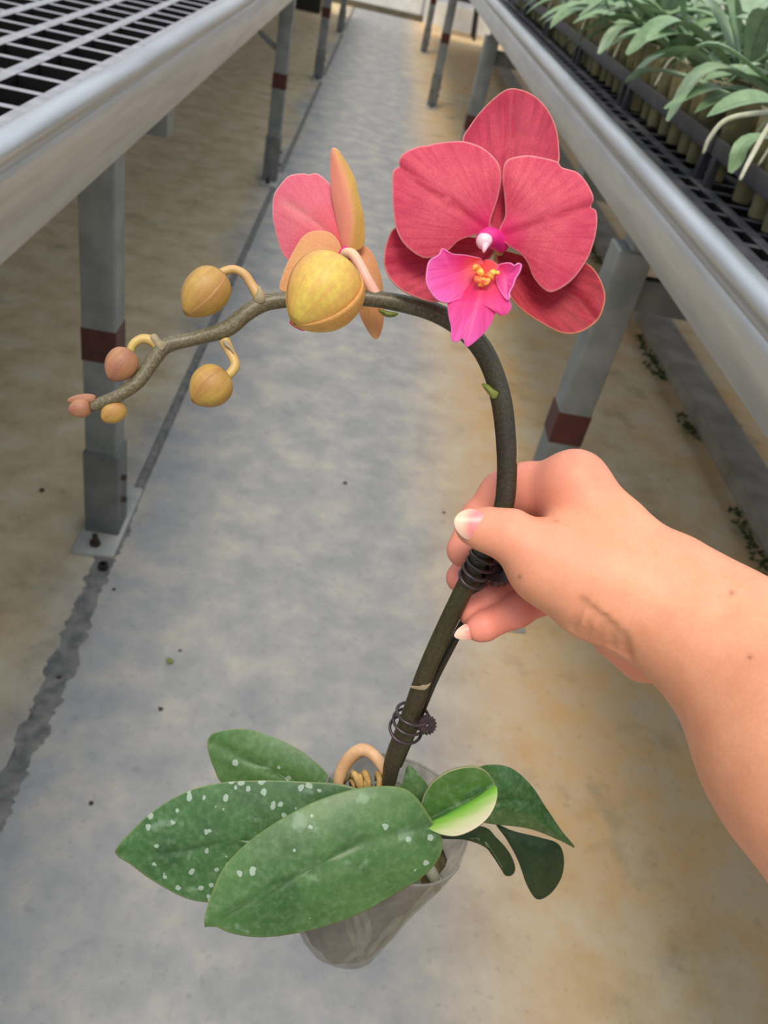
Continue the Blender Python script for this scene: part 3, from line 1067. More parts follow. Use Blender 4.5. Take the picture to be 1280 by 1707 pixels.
tcol = NT('magenta_column')
tcol.base(lin((222, 40, 130)))
tcol.set(Roughness=0.4)
M['column'] = tcol.m
M['cap'] = simple('white_anther_cap', (232, 170, 200), (244, 214, 216), 160, 0.35)
M['callus'] = simple('orange_yellow_callus', (238, 96, 56), (252, 196, 84), 420, 0.4, lo=0.4, hi=0.6)
flower = put('flower', column_mesh(), orchid, mats=M['column'], smooth=True)
flower['label'] = 'open coral pink flower with magenta lip'
put('pedicel', ptube('pedicel', [(832, 408, .340, 9), (830, 440, .350, 9), (815, 490, .356, 9), (790, 545, .357, 10)], 12, 30), flower, mats=M['pedicel'], smooth=True)
petal('sepal', [(460, 320), (500, 240), (560, 160), (640, 85), (705, 52), (790, 70), (860, 120), (910, 190), (940, 270), (950, 350), (948, 430), (900, 500), (800, 640), (690, 790), (620, 790), (560, 640), (490, 470)], flower,
      [M['sepal'], M['back']], 0.341, (0, -0.00003), (710, 330), -0.003, 0.0007, [(650, 790), (690, 450), (705, 60)], 0.0008, 8, **FO, seed=1)
petal('sepal', [(110, 765), (75, 830), (62, 900), (70, 980), (130, 1060), (220, 1110), (340, 1135), (450, 1060), (560, 960), (620, 870), (560, 820), (440, 800), (300, 770), (180, 750)], flower,
      [M['sepal'], M['back']], 0.342, (0, 0), (300, 940), -0.002, 0.0007, [(600, 870), (300, 930), (65, 960)], 0.0012, 8, **FO, seed=2)
petal('sepal', [(640, 880), (760, 900), (900, 920), (1000, 930), (1090, 942), (1140, 988), (1172, 1050), (1186, 1120), (1162, 1205), (1110, 1262), (1040, 1295), (960, 1292), (860, 1242), (770, 1182), (705, 1112), (650, 1000)], flower,
      [M['sepal_low'], M['back']], 0.342, (0, 0), (900, 1080), -0.002, 0.0007, [(640, 900), (900, 1030), (1040, 1120), (1130, 1230)], 0.0012, 8, **FO, seed=3)
petal('petal', [(138, 452), (136, 415), (170, 375), (250, 343), (270, 345), (330, 330), (400, 322), (470, 322), (550, 348), (610, 393), (645, 440), (656, 500), (642, 600), (606, 710), (590, 770), (530, 795), (440, 828), (380, 882),
      (290, 916), (230, 900), (160, 840), (120, 760), (105, 650), (102, 560), (104, 480), (120, 458)], flower,
      [M['petal'], M['back']], 0.3325, (0, 0), (400, 600), 0.0045, 0.0007, [(590, 775), (440, 665), (280, 575), (140, 465)], 0.0012, 8, **FO, seed=4, n=128, ruffle=0.0004)
petal('petal', [(668, 450), (688, 415), (740, 398), (800, 393), (870, 405), (940, 424), (962, 452), (1000, 464), (1045, 480), (1090, 530), (1122, 592), (1124, 628), (1110, 655), (1140, 678), (1142, 760), (1116, 870), (1070, 960),
      (1000, 1042), (915, 1088), (866, 1068), (818, 1010), (790, 940), (750, 890), (690, 850), (650, 805), (650, 760), (676, 700), (672, 600), (664, 520)], flower,
      [M['petal'], M['back']], 0.3325, (0, 0), (890, 700), 0.0045, 0.0007, [(670, 800), (820, 750), (960, 710), (1115, 655)], 0.0012, 9, **FO, seed=5, n=128, ruffle=0.0004)
LP = dict(org=(700, 370), sc=6.4)
lipm = [M['lip'], M['lip']]
lip = petal('lip', [(300, 850), (390, 822), (480, 720), (560, 600), (640, 440), (740, 400), (840, 470), (920, 640), (948, 780), (960, 850), (976, 905), (940, 972), (865, 1002), (806, 972), (760, 1080), (680, 1190), (560, 1300), (490, 1336),
      (455, 1245), (390, 1287), (328, 1248), (330, 1130), (300, 980)], flower, lipm, 0.3225, (0, -0.00006), (640, 860), 0.003, 0.0007, [(660, 450), (620, 800), (470, 1260)], -0.001, 12, **LP, seed=6)
petal('lip_lobe', [(240, 283), (290, 312), (360, 345), (480, 355), (600, 378), (660, 400), (660, 520), (600, 680), (480, 790), (380, 828), (290, 858), (200, 832), (130, 760), (72, 640), (85, 470), (120, 400), (205, 350)], flower, lipm, 0.3215, (0.00007, 0), (360, 560), -0.0025, 0.0007, rib=[(660, 470), (360, 560), (80, 600)], **LP, seed=7)
petal('lip_lobe', [(830, 480), (890, 445), (960, 442), (1010, 470), (1055, 446), (1076, 458), (1060, 520), (1012, 600), (985, 680), (945, 760), (940, 830), (880, 770), (820, 640)], flower, lipm, 0.3205, (-0.00007, 0), (930, 590), -0.002, 0.0007, rib=[(700, 470), (930, 590), (1060, 470)], **LP, seed=8)
for i, (x, y, r) in enumerate([(794, 446, 7), (800, 455, 8), (797, 466, 7), (808, 468, 8), (815, 460, 7), (820, 455, 6), (828, 455, 5), (803, 472, 6)]):
    put('callus', blob('callus', P(x, y, 0.3185), r * 0.317 / FPX, i, 0.3, 2), flower, mats=M['callus'], smooth=True)
put('anther_cap', blob('anther_cap', P(806, 401, 0.3225), 13.5 * 0.3215 / FPX, 3, 0.08, 3, (1, 0.9, 1)), flower, mats=M['cap'], smooth=True)
put('rostellum', ptube('rostellum', [(809, 408, .3215, 7), (807, 416, .321, 4), (806, 421, .3215, 2)], 8, 12), flower, mats=M['cap'], smooth=True)

# --- the second flower, turned away
SO = dict(org=(420, 230), sc=4.742)
f2 = put('flower', ptube('flower', [(576, 428, .372, 8), (572, 425, .366, 9), (576, 418, .361, 8)], 12, 16), orchid, mats=M['column'], smooth=True)
f2['label'] = 'smaller flower seen from behind, pink and apricot'
petal('petal', [(270, 955), (215, 850), (180, 720), (160, 600), (170, 460), (215, 380), (290, 300), (400, 279), (450, 289), (510, 279), (600, 345), (650, 450), (690, 600), (730, 780), (740, 900), (640, 980), (420, 1010)], f2,
      [M['pinkpale'], M['back']], 0.374, (-0.00012, 0), (450, 640), 0.003, 0.0007, [(700, 880), (520, 690), (260, 510)], 0.0008, 8, **SO, seed=9)
petal('sepal', [(640, 74), (682, 95), (740, 180), (810, 310), (832, 400), (862, 520), (888, 650), (886, 840), (830, 890), (760, 900), (708, 860), (690, 760), (650, 570), (625, 420), (617, 250), (622, 110)], f2,
      [M['back_yellow'], M['petal']], 0.366, (0, 0.00002), (750, 550), 0.003, 0.0008, [(780, 890), (800, 600), (740, 300), (650, 90)], -0.0008, 9, **SO, seed=10)
petal('petal', [(218, 1192), (232, 1110), (282, 980), (342, 870), (392, 790), (452, 745), (540, 731), (622, 750), (682, 810), (708, 880), (730, 960), (700, 1060), (520, 1180), (380, 1230), (270, 1220)], f2,
      [M['back'], M['pinkpale']], 0.363, (0.00002, 0), (480, 980), 0.002, 0.0008, [(720, 960), (480, 1000), (240, 1190)], 0.0006, 8, **SO, seed=11)
petal('sepal', [(770, 880), (880, 848), (952, 910), (1002, 1030), (1032, 1150), (1042, 1300), (1042, 1440), (1012, 1562), (970, 1591), (918, 1530), (860, 1420), (828, 1300), (800, 1150), (770, 1000)], f2,
      [M['back'], M['pinkpale']], 0.372, (0, -0.00002), (920, 1200), 0.003, 0.0008, [(800, 900), (900, 1150), (965, 1570)], -0.0008, 9, **SO, seed=12)
petal('lip', [(300, 1440), (300, 1468), (345, 1502), (412, 1527), (440, 1480), (420, 1400), (340, 1390)], f2, lipm, 0.350, (0, 0), None, 0.001, 0.0007, None, n=40, rings=4, **SO)
put('pedicel', ptube('pedicel', [(573, 430, .358, 6), (576, 422, .354, 8), (588, 424, .351, 8.5), (600, 442, .350, 8.5), (612, 466, .3495, 9), (626, 492, .351, 10)], 12, 40), f2, mats=M['pedicel_pale'], smooth=True)

# ------------------------------------------------------------------ the hand
def skin_mat():
    t = NT('skin')
    v = t.coord()
    f = t.noise(v, 60, 5)
    f2 = t.noise(v, 700, 4, 0.6)
    red = t.attr('red')
    c = t.ramp(f, [(0.3, lin((222, 152, 117))), (0.7, lin((234, 166, 131)))])
    c = t.mix(red, c, lin((230, 142, 126)))
    c = t.mix(t.ramp(f2, [(0.4, (0.12, 0.12, 0.12)), (0.6, (0, 0, 0))]), c, lin((190, 120, 92)))
    c = t.mix(t.attr('mole'), c, lin((120, 66, 48)))
    t.base(c)
    t.set(Roughness=0.5)
    t.b.inputs['Specular IOR Level'].default_value = 0.35
    t.b.inputs['Subsurface Weight'].default_value = 0.2
    t.b.inputs['Subsurface Radius'].default_value = (0.006, 0.0022, 0.0012)
    t.b.inputs['Subsurface Scale'].default_value = 1.0
    t.bump(f2, 0.12, 0.0005)
    return t.m


M['skin'] = skin_mat()
tn = NT('natural_nail')
tn.base(tn.ramp(tn.attr('vd'), [(0.0, lin((236, 178, 162))), (0.12, lin((234, 150, 146))), (0.50, lin((232, 138, 138))), (0.64, lin((234, 168, 152))), (0.74, lin((228, 190, 168))), (1.0, lin((226, 196, 172)))]))
tn.set(Roughness=0.32)
M['nail'] = tn.m


def surface_nets(D, org, h):
    nx, ny, nz = D.shape
    S = D < 0
    cx = np.zeros((nx - 1, ny - 1, nz - 1, 3))
    cnt = np.zeros((nx - 1, ny - 1, nz - 1))
    corners = [(i, j, k) for i in (0, 1) for j in (0, 1) for k in (0, 1)]

    def sub(A, c):
        return A[c[0]:nx - 1 + c[0], c[1]:ny - 1 + c[1], c[2]:nz - 1 + c[2]]
    for a in corners:
        for ax in range(3):
            if a[ax] == 1:
                continue
            b = list(a)
            b[ax] = 1
            da, db = sub(D, a), sub(D, b)
            m = (da < 0) != (db < 0)
            t = np.where(m, da / np.where(m, da - db, 1), 0)
            for q in range(3):
                cx[..., q] += np.where(m, a[q] + (t if q == ax else 0), 0)
            cnt += m
    act = cnt > 0
    idx = -np.ones(cnt.shape, int)
    idx[act] = np.arange(act.sum())
    g = np.stack(np.nonzero(act), axis=1)
    V = (g + cx[act] / cnt[act][:, None]) * h + org
    F = []
    for ax in range(3):
        sl0 = [slice(1, -1)] * 3
        sl0[ax] = slice(0, -1)
        sl1 = [slice(1, -1)] * 3
        sl1[ax] = slice(1, None)
        s0, s1 = S[tuple(sl0)], S[tuple(sl1)]
        m = s0 != s1
        p = np.stack(np.nonzero(m), axis=1)
        off = np.array([1, 1, 1])
        off[ax] = 0
        p = p + off
        u, w = (ax + 1) % 3, (ax + 2) % 3
        e1 = np.zeros(3, int); e1[u] = 1
        e2 = np.zeros(3, int); e2[w] = 1
        q = [idx[tuple((p - e1 - e2).T)], idx[tuple((p - e2).T)], idx[tuple(p.T)], idx[tuple((p - e1).T)]]
        q = np.stack(q, axis=1)
        flip = ~s0[m]
        q[flip] = q[flip][:, ::-1]
        F.append(q)
    return V, np.concatenate(F)


def build_hand():
    def J(px, py, d, r):
        p = P(px, py, d)
        return (p[0], p[1], p[2], r * d / FPX)
    palm = [(J(958, 806, .372, 51), J(1022, 900, .368, 64)), (J(1022, 900, .368, 64), J(1104, 996, .362, 101)),
            (J(958, 812, .374, 50), J(965, 900, .378, 66)),
            (J(925, 945, .360, 70), J(1020, 985, .358, 76)), (J(1020, 985, .358, 76), J(1112, 1008, .360, 98)),
            (J(990, 1000, .366, 58), J(1040, 1030, .368, 56)),
            (J(1104, 996, .362, 101), J(1203, 1070, .350, 122)), (J(1203, 1070, .350, 122), J(1386, 1245, .318, 212)), (J(1386, 1245, .318, 212), J(1620, 1470, .285, 290))]
    hyp = [(J(1030, 1058, .388, 44), J(1076, 1086, .388, 49)), (J(1076, 1086, .388, 49), J(1130, 1104, .380, 40))]
    fingers = {
        'thumb': [(J(789, 879, .3565, 30), J(812, 883, .356, 36)), (J(812, 883, .356, 36), J(850, 893, .354, 43)), (J(850, 893, .354, 43), J(905, 930, .356, 58)), (J(905, 930, .356, 58), J(985, 970, .360, 78))],
        'index': [(J(955, 808, .374, 46), J(880, 816, .389, 44)), (J(880, 816, .389, 44), J(838, 826, .398, 39)), (J(838, 826, .398, 39), J(800, 868, .401, 33)), (J(800, 868, .401, 33), J(773, 917, .397, 29))],
        'middle': [(J(965, 880, .392, 48), J(880, 880, .412, 40)), (J(880, 880, .412, 40), J(815, 915, .416, 34)), (J(815, 915, .416, 34), J(769, 963, .412, 26))],
        'ring': [(J(975, 945, .394, 44), J(905, 960, .408, 30)), (J(905, 960, .408, 30), J(862, 980, .405, 27)), (J(862, 980, .405, 27), J(822, 998, .401, 26)), (J(822, 998, .401, 26), J(788, 1022, .397, 24))],
        'pinky': [(J(990, 985, .392, 40), J(905, 991, .402, 32)), (J(905, 991, .402, 32), J(858, 1018, .395, 28.5)), (J(858, 1018, .395, 28.5), J(806, 1044, .389, 24)), (J(806, 1044, .389, 24), J(796, 1048, .3885, 20))],
    }
    allp = [q for s in palm + hyp for q in s] + [q for v in fingers.values() for s in v for q in s]
    a = np.array(allp)
    lo = (a[:, :3] - a[:, 3:4]).min(0) - 0.006
    hi = (a[:, :3] + a[:, 3:4]).max(0) + 0.006
    h = 0.0013
    # past the frame's edge the arm is simply carried on; keep the grid modest
    n = np.ceil((hi - lo) / h).astype(int)
    X, Y, Z = [lo[i] + h * np.arange(n[i]) for i in range(3)]
    X = X.astype(np.float32)[:, None, None]
    Y = Y.astype(np.float32)[None, :, None]
    Z = Z.astype(np.float32)[None, None, :]

    def cone(seg):
        p, q = seg
        d = [q[i] - p[i] for i in range(3)]
        L2 = sum(c * c for c in d)
        t = ((X - p[0]) * d[0] + (Y - p[1]) * d[1] + (Z - p[2]) * d[2]) / L2
        np.clip(t, 0, 1, out=t)
        return np.sqrt((X - p[0] - t * d[0]) ** 2 + (Y - p[1] - t * d[1]) ** 2 + (Z - p[2] - t * d[2]) ** 2) - (p[3] + t * (q[3] - p[3]))

    def smin(a, b, k):
        hh = np.maximum(k - np.abs(a - b), 0) / k
        return np.minimum(a, b) - hh * hh * k * 0.25
    D = cone(palm[0])
    for s in palm[1:]:
        D = smin(D, cone(s), 0.010)
    hD = smin(cone(hyp[0]), cone(hyp[1]), 0.004)
    D = smin(D, hD, 0.0022)
    # wrinkles where the thumb's base folds at the wrist
    for x0, y0, x1, y1 in [(952, 1052, 972, 1004), (974, 1066, 990, 1016), (996, 1074, 1006, 1028), (1020, 1082, 1020, 1044), (1046, 1092, 1036, 1060)]:
        g = cone((J(x0, y0, .352, 3), J(x1, y1, .340, 3)))
        D = D + 0.0032 * np.exp(-(np.maximum(g, 0) / 0.0016) ** 2)
    # skin fold between the thumb and the first finger
    g = cone((J(893, 862, .350, 2), J(930, 822, .346, 2)))
    D = D + 0.0012 * np.exp(-(np.maximum(g, 0) / 0.0020) ** 2)
    res = None
    FD = {}
    for nm, segs in fingers.items():
        f = cone(segs[0])
        for s in segs[1:]:
            f = smin(f, cone(s), 0.0035)
        FD[nm] = f
        k = {'thumb': 0.010, 'index': 0.006}.get(nm, 0.004)
        u = smin(D, f, k)
        res = u if res is None else np.minimum(res, u)
    V, F = surface_nets(res.astype(np.float64), lo, h)
    ii = np.clip(((V - lo) / h).round().astype(int), 0, np.array(res.shape) - 1)
    red = np.zeros(len(V))
    for nm, amt, rad in (('index', 0.75, 0.006), ('middle', 1.0, 0.006), ('ring', 1.0, 0.006), ('pinky', 0.95, 0.006), ('thumb', 0.25, 0.002)):
        d = FD[nm][ii[:, 0], ii[:, 1], ii[:, 2]]
        red = np.maximum(red, amt * np.exp(-(np.maximum(d, 0) / rad) ** 2))
    dh = hD[ii[:, 0], ii[:, 1], ii[:, 2]]
    red = np.maximum(red, 0.38 * np.exp(-(np.maximum(dh, 0) / 0.004) ** 2))
    dp = D[ii[:, 0], ii[:, 1], ii[:, 2]]
    # relax the lattice steps
    E = np.concatenate([F[:, [0, 1]], F[:, [1, 2]], F[:, [2, 3]], F[:, [3, 0]]])
    cnt = np.bincount(E[:, 0], minlength=len(V)) + np.bincount(E[:, 1], minlength=len(V))
    for it in range(6):
        acc = np.zeros_like(V)
        for q in range(3):
            acc[:, q] = np.bincount(E[:, 0], V[E[:, 1], q], len(V)) + np.bincount(E[:, 1], V[E[:, 0], q], len(V))
        ra = np.bincount(E[:, 0], red[E[:, 1]], len(V)) + np.bincount(E[:, 1], red[E[:, 0]], len(V))
        lam = 0.5 if it % 2 == 0 else -0.52
        V = V + lam * (acc / cnt[:, None] - V)
        red = 0.5 * red + 0.5 * ra / cnt
    me = bpy.data.meshes.new('person')
    me.from_pydata(V.tolist(), [], F.tolist())
    me.update()
    mo = np.zeros(len(V))
    for mx, my, mr_ in ((927, 865, 0.0012), (1220, 988, 0.0010), (866, 962, 0.0009), (1250, 1096, 0.0008)):
        r0 = ray(mx, my)
        r0 = r0 / np.linalg.norm(r0)
        rel = V - CAM
        al = rel @ r0
        dist = np.linalg.norm(rel - al[:, None] * r0, axis=1)
        near = al < al[dist < 0.004].min() + 0.006
        mo = np.maximum(mo, 0.7 * np.exp(-(dist / mr_) ** 2) * near)
    at = me.attributes.new('mole', 'FLOAT', 'POINT')
    at.data.foreach_set('value', mo.astype(np.float32))
    at = me.attributes.new('red', 'FLOAT', 'POINT')
    at.data.foreach_set('value', red.astype(np.float32))
    return me


hand = put('person', build_hand(), None, mats=M['skin'], smooth=True)
tag(hand, 'bare forearm and hand reaching in from the right, gripping the orchid stem', 'person')


def round_nail(cy, r, slope=0.0, cx=0.0, d=0.35):
    """bends a nail around the finger it sits on"""
    def f(px, py, rr):
        dy = min(abs(py - cy - slope * (px - cx)), r * 0.97)
        return (r - math.sqrt(r * r - dy * dy)) * d / FPX
    return f


petal('thumb_nail', [(757, 867), (763, 857), (772, 851), (784, 848), (798, 851), (807, 859), (810, 872), (808, 886), (801, 897), (788, 901), (775, 898), (765, 890), (759, 880)], hand, [M['nail'], M['nail']],
      0.3478, (-0.000012, 0), None, 0.0004, 0.0006, [(811, 876), (785, 872), (756, 868)], 0.0, 9, n=64, rings=7, extra=round_nail(874, 36))
petal('finger_nail', [(757, 1061), (760, 1052), (767, 1045), (776, 1040), (784, 1046), (789, 1056), (788, 1064), (778, 1067), (766, 1066)], hand, [M['nail'], M['nail']],
      0.3850, (-0.00002, 0), None, 0.0004, 0.0007, [(812, 1046), (785, 1052), (757, 1061)], 0.0, 9, n=48, rings=5, extra=round_nail(1054, 22, -0.3, 775, 0.39))

# ------------------------------------------------------------------ trays and plants on the right bench
GRZ = 0.8925
PITCH = 0.075
ROWX = [0.583, 0.660, 0.745, 0.840, 0.935, 1.03]
CUP = 0.132


def ony(px, py, y):
    r = ray(px, py)
    return CAM + r * (y / r[1])


def proj(p):
    c = RM.T @ (np.array(p) - CAM)
    return PPX - FPX * c[0] / c[2], PPY + FPX * c[1] / c[2]


def leaf_strip(name, L, W, droop, up, seed):
    rg = random.Random(seed)
    V, F, R, Mi = [], [], [], []
    n, m = 12, 6
    tw = rg.uniform(-0.25, 0.25)
    for i in range(n + 1):
        t = i / n
        w = W * (math.sin(PI * min(1, 0.10 + t * 0.9)) ** 0.6) * (0.75 + 0.25 * t) * (1 if t < 0.97 else 0.55)
        x = L * (t - 0.12 * t * t)
        z = up * L * t - droop * L * t * t
        for k in range(m + 1):
            s = k / m * 2 - 1
            V.append((x, s * w / 2 + 0.0, z + abs(s) * w * 0.16 + s * w * tw * t))
            R.append(max(abs(s), t if t > 0.9 else 0) * 0.99)
            Mi.append(abs(s))
    for i in range(n):
        for k in range(m):
            a = i * (m + 1) + k
            F.append((a, a + m + 1, a + m + 2, a + 1))
    me = mesh_from(name, V, F)
    for an, vals in (('rim', R), ('mid', Mi)):
        at = me.attributes.new(an, 'FLOAT', 'POINT')
        at.data.foreach_set('value', vals)
    me.polygons.foreach_set('use_smooth', [True] * len(me.polygons))
    return me


M['bench_leaf'] = leaf_mat('pale_bench_leaf', (96, 128, 88), (136, 162, 120), (158, 172, 122), 0.0, 0.42)
M['bench_leaf_b'] = leaf_mat('dusty_bench_leaf', (112, 140, 108), (158, 178, 146), (176, 184, 150), 0.0, 0.42)
leafm = []
for k in range(8):
    lm = leaf_strip('leaf', 0.14 + 0.012 * k, 0.044 + 0.004 * (k % 4), 0.55 + 0.12 * (k % 3), 0.42 + 0.12 * (k % 4), k)
    lm.materials.append(M['bench_leaf'] if k % 3 else M['bench_leaf_b'])
    leafm.append(lm)
potm = lathe('pot', [(0.0005, 0), (0.0125, 0), (0.0135, 0.003), (0.0245, CUP - 0.005), (0.0268, CUP - 0.004), (0.0268, CUP), (0.0252, CUP)], 20)
potm.materials.append(M['pot_small'])
potm.polygons.foreach_set('use_smooth', [True] * len(potm.polygons))
plugs = []
for k, (ca, cb2) in enumerate([((96, 90, 54), (180, 166, 114)), ((64, 62, 38), (122, 116, 78)), ((130, 118, 76), (206, 192, 142))]):  # lit and dim cups painted as separate plug tones
    pmesh = lathe('moss_plug', [(0.0005, 0.002), (0.0112, 0.002), (0.0215, CUP - 0.022), (0.010, CUP - 0.016), (0.0005, CUP - 0.014)], 16)
    pmesh.materials.append(simple('olive_root_mass', ca, cb2, 90, 0.9))
    pmesh.polygons.foreach_set('use_smooth', [True] * len(pmesh.polygons))
    plugs.append(pmesh)
rootm = tube('root', [(0, 0, 0.12), (-0.02, 0.004, 0.138), (-0.042, 0.006, 0.12), (-0.052, 0.004, 0.075)], [0.0022, 0.0026, 0.0026, 0.0018], 8, 20)
rootm.materials.append(simple('pale_aerial_root', (176, 178, 150), (204, 204, 184), 60, 0.6))
rootm.polygons.foreach_set('use_smooth', [True] * len(rootm.polygons))
ORD = ['nearest', 'second', 'third', 'fourth', 'fifth', 'sixth', 'seventh']


def bench_orchid(x, y, row, leaves, root=None, hero=None, label=None):
    t = bpy.data.objects.new('potted_orchid', None)
    col.objects.link(t)
    t['_local'] = 1
    t.location = (x, y, GRZ)
    tr = min(6, max(0, int((y - 0.80) / 0.602)))
    rw = 'row nearest the right bench rail' if row == 0 else '%s row from the right bench rail' % ORD[row]
    if leaves or hero:
        lab = 'young leafy orchid in the %s, %s tray along' % (rw, ORD[tr])
        grp = 'leafy orchids in bench row %s of tray %s' % (ORD[row], ORD[tr])
    else:
        lab = 'leafless seedling cup in the %s, %s tray along' % (rw, ORD[tr])
        grp = 'leafless cups in bench row %s of tray %s' % (ORD[row], ORD[tr])
    tag(t, label or lab, 'orchid', None if label else grp)
    put('pot', potm, t)
    put('moss_plug', plugs[int(x * 1000 + y * 977) % 3], t)
    for (k, az, dz, tilt) in leaves:
        o = put('leaf', leafm[k], t)
        o.location = (0, 0, CUP - 0.018 + dz)
        o.rotation_euler = (0, -tilt, az)
    for hl in hero or []:
        b, m, e, w, mt = hl
        off = np.array([x, y, GRZ])
        o = put('leaf', hero_leaf(b - off, m - off, e - off, w), t, mats=mt)
    if root is not None:
        o = put('root', rootm, t)
        o.rotation_euler = (0, 0, root)
    return t


def hero_leaf(b, m, e, w):
    """long strap leaf through base, middle and tip, channelled along its midrib"""
    n, k = 18, 6
    C = catmull([b, m, e], n + 1)
    T = np.gradient(C, axis=0)
    V, F, R, Mi = [], [], [], []
    for i in range(n + 1):
        t = i / n
        tg = T[i] / np.linalg.norm(T[i])
        sd = np.cross(tg, [0, 0, 1.0])
        sd /= np.linalg.norm(sd)
        nm = np.cross(sd, tg)
        ww = w * (0.35 + 0.65 * min(1, t / 0.45)) * (1.0 if t < 0.7 else math.sqrt(max(0.0, 1 - ((t - 0.7) / 0.31) ** 2)))
        for j in range(k + 1):
            q = j / k * 2 - 1
            V.append(C[i] + sd * q * ww / 2 + nm * abs(q) * ww * 0.14)
            R.append(0.98 * abs(q))
            Mi.append(abs(q))
    for i in range(n):
        for j in range(k):
            a = i * (k + 1) + j
            F.append((a, a + 1, a + k + 2, a + k + 1))
    me = mesh_from('leaf', V, F)
    for an, vals in (('rim', R), ('mid', Mi)):
        at = me.attributes.new(an, 'FLOAT', 'POINT')
        at.data.foreach_set('value', vals)
    me.polygons.foreach_set('use_smooth', [True] * len(me.polygons))
    return me


HB, HBb = M['bench_leaf'], M['bench_leaf_b']
heroes = []


def hero_plant(row, y, label, lst):
    x = ROWX[row]
    c = np.array([x, y, GRZ + CUP - 0.01])
    out = []
    for (mx, my, myy), (ex, ey, eyy), w, mt in lst:
        out.append((c, ony(mx, my, myy), ony(ex, ey, eyy), w, mt))
    heroes.append((row, y))
    bench_orchid(x, y, row, [], None, out, label)


hero_plant(1, 1.66, 'orchid with one broad pale leaf arching left over the front cups of the right bench',
           [((1130, 40, 1.62), (1046, 92, 1.60), 0.060, HB), ((1212, 8, 1.70), (1216, -60, 1.72), 0.045, HB), ((1275, 30, 1.60), (1330, 60, 1.5), 0.05, HBb), ((1180, 10, 1.75), (1100, 0, 1.85), 0.05, HBb)])
hero_plant(1, 1.36, 'orchid with two long leaves drooping to the aisle from the right frame edge',
           [((1195, 118, 1.36), (1113, 203, 1.36), 0.058, HBb), ((1200, 80, 1.40), (1118, 112, 1.42), 0.040, HB), ((1330, 60, 1.36), (1400, 120, 1.3), 0.05, HB)])
hero_plant(0, 1.43, 'orchid with a thin green leaf lying under the drooping pale leaf on the right bench',
           [((1190, 148, 1.35), (1108, 182, 1.33), 0.030, HB), ((1100, 120, 1.55), (1044, 138, 1.60), 0.040, HBb)])
hero_plant(0, 1.10, 'orchid with a blue-green leaf hanging past its clear cup at the right frame edge',
           [((1258, 232, 1.06), (1217, 288, 1.05), 0.024, HB), ((1310, 120, 1.10), (1330, 60, 1.15), 0.05, HB)])
hero_plant(1, 2.0, 'orchid with a broad leaf reaching to the top frame edge above the narrow pale leaf',
           [((1040, 0, 2.0), (966, 28, 2.0), 0.060, HB), ((1045, 45, 1.98), (998, 90, 1.95), 0.032, HBb), ((1130, -30, 2.0), (1190, -20, 1.95), 0.055, HB)])
for row, x in enumerate(ROWX):
    step = PITCH if row < 2 else PITCH * 2
    y = 0.86 + 0.02 * row
    i = 0
    while y < 4.3:
        rg = random.Random(1000 * row + i)
        lf = rg.choice([4, 4, 5, 6] if row else [3, 3, 4]) if (row > 1 or (i + row) % 2) else 0
        lv = []
        a0 = rg.uniform(-0.5, 0.5) + (PI if row < 2 else rg.uniform(0, 6.28))
        for k in range(lf):
            az = a0 + k * PI + rg.uniform(-0.45, 0.45) + (0.7 if k > 3 else 0)
            lv.append((rg.randrange(8), az, 0.006 * k, rg.uniform(-0.1, 0.35) + (0.35 if k > 2 else 0)))
        px, py = proj((x, y, GRZ + 0.10))
        ok = px < 1420 and not any(r_ == row and abs(hy - y) < 0.055 for r_, hy in heroes)
        if ok:
            bench_orchid(x + rg.uniform(-.006, .006), y + rg.uniform(-.006, .006), row, lv, rg.uniform(-0.6, 0.6) if (row < 2 and rg.random() < 0.25) else None)
        y += step
        i += 1
for nm, pts in (('pale curved aerial root arching over the right bench tray at the frame edge', [(1172, 256, 1.12), (1184, 228, 1.12), (1215, 198, 1.12), (1285, 188, 1.12), (1330, 200, 1.12)]),
                ('straight pale aerial root hanging over the tray bar at the right frame edge', [(1233, 300, 1.02), (1252, 262, 1.03), (1285, 206, 1.05), (1320, 180, 1.08)])):
    w3 = [ony(*q) for q in pts]
    tag(put('aerial_root', tube('aerial_root', w3, [0.0022, 0.003, 0.0034, 0.0034, 0.0034][:len(w3)], 8, 30), None, mats=rootm.materials[0], smooth=True), nm, 'root')

# black trays standing on short legs carry the cups
ty = 0.80
ti = 0
while ty < 4.2:
    t = thing('plant_tray', 'black plastic cup tray on the right bench, %s along from the near end' % ['first', 'second', 'third', 'fourth', 'fifth', 'sixth', 'seventh'][ti], 'tray', (0.71, ty + 0.30, GRZ), 'black cup trays on the right bench')
    z0, z1 = GRZ + 0.046, GRZ + 0.066
    put('side_bar', box('side_bar', 0.546, 0.553, ty, ty + 0.595, z0 - 0.004, z1 + 0.003, 0.0015), t, mats=M['tray'])
    put('side_bar', box('side_bar', 1.070, 1.077, ty, ty + 0.595, z0 - 0.004, z1 + 0.003, 0.0015), t, mats=M['tray'])
    put('web', boxes('web', [(xx - 0.004, xx + 0.004, ty, ty + 0.595, z0, z1 - 0.004) for xx in (0.6215, 0.7025, 0.7925, 0.8875, 0.9825)]), t, mats=M['tray'])
    for k in range(9):
        put('cross_bar', box('cross_bar', 0.553, 1.070, ty + 0.002 + k * PITCH - 0.004, ty + 0.002 + k * PITCH + 0.004, z0, z1 - 0.004), t, mats=M['tray'])
    for xx in (0.55, 1.073):
        for yy in (ty + 0.02, ty + 0.57):
            put('foot', box('foot', xx - 0.006, xx + 0.006, yy - 0.008, yy + 0.008, GRZ, z0), t, mats=M['tray'])
    ty += 0.602
    ti += 1

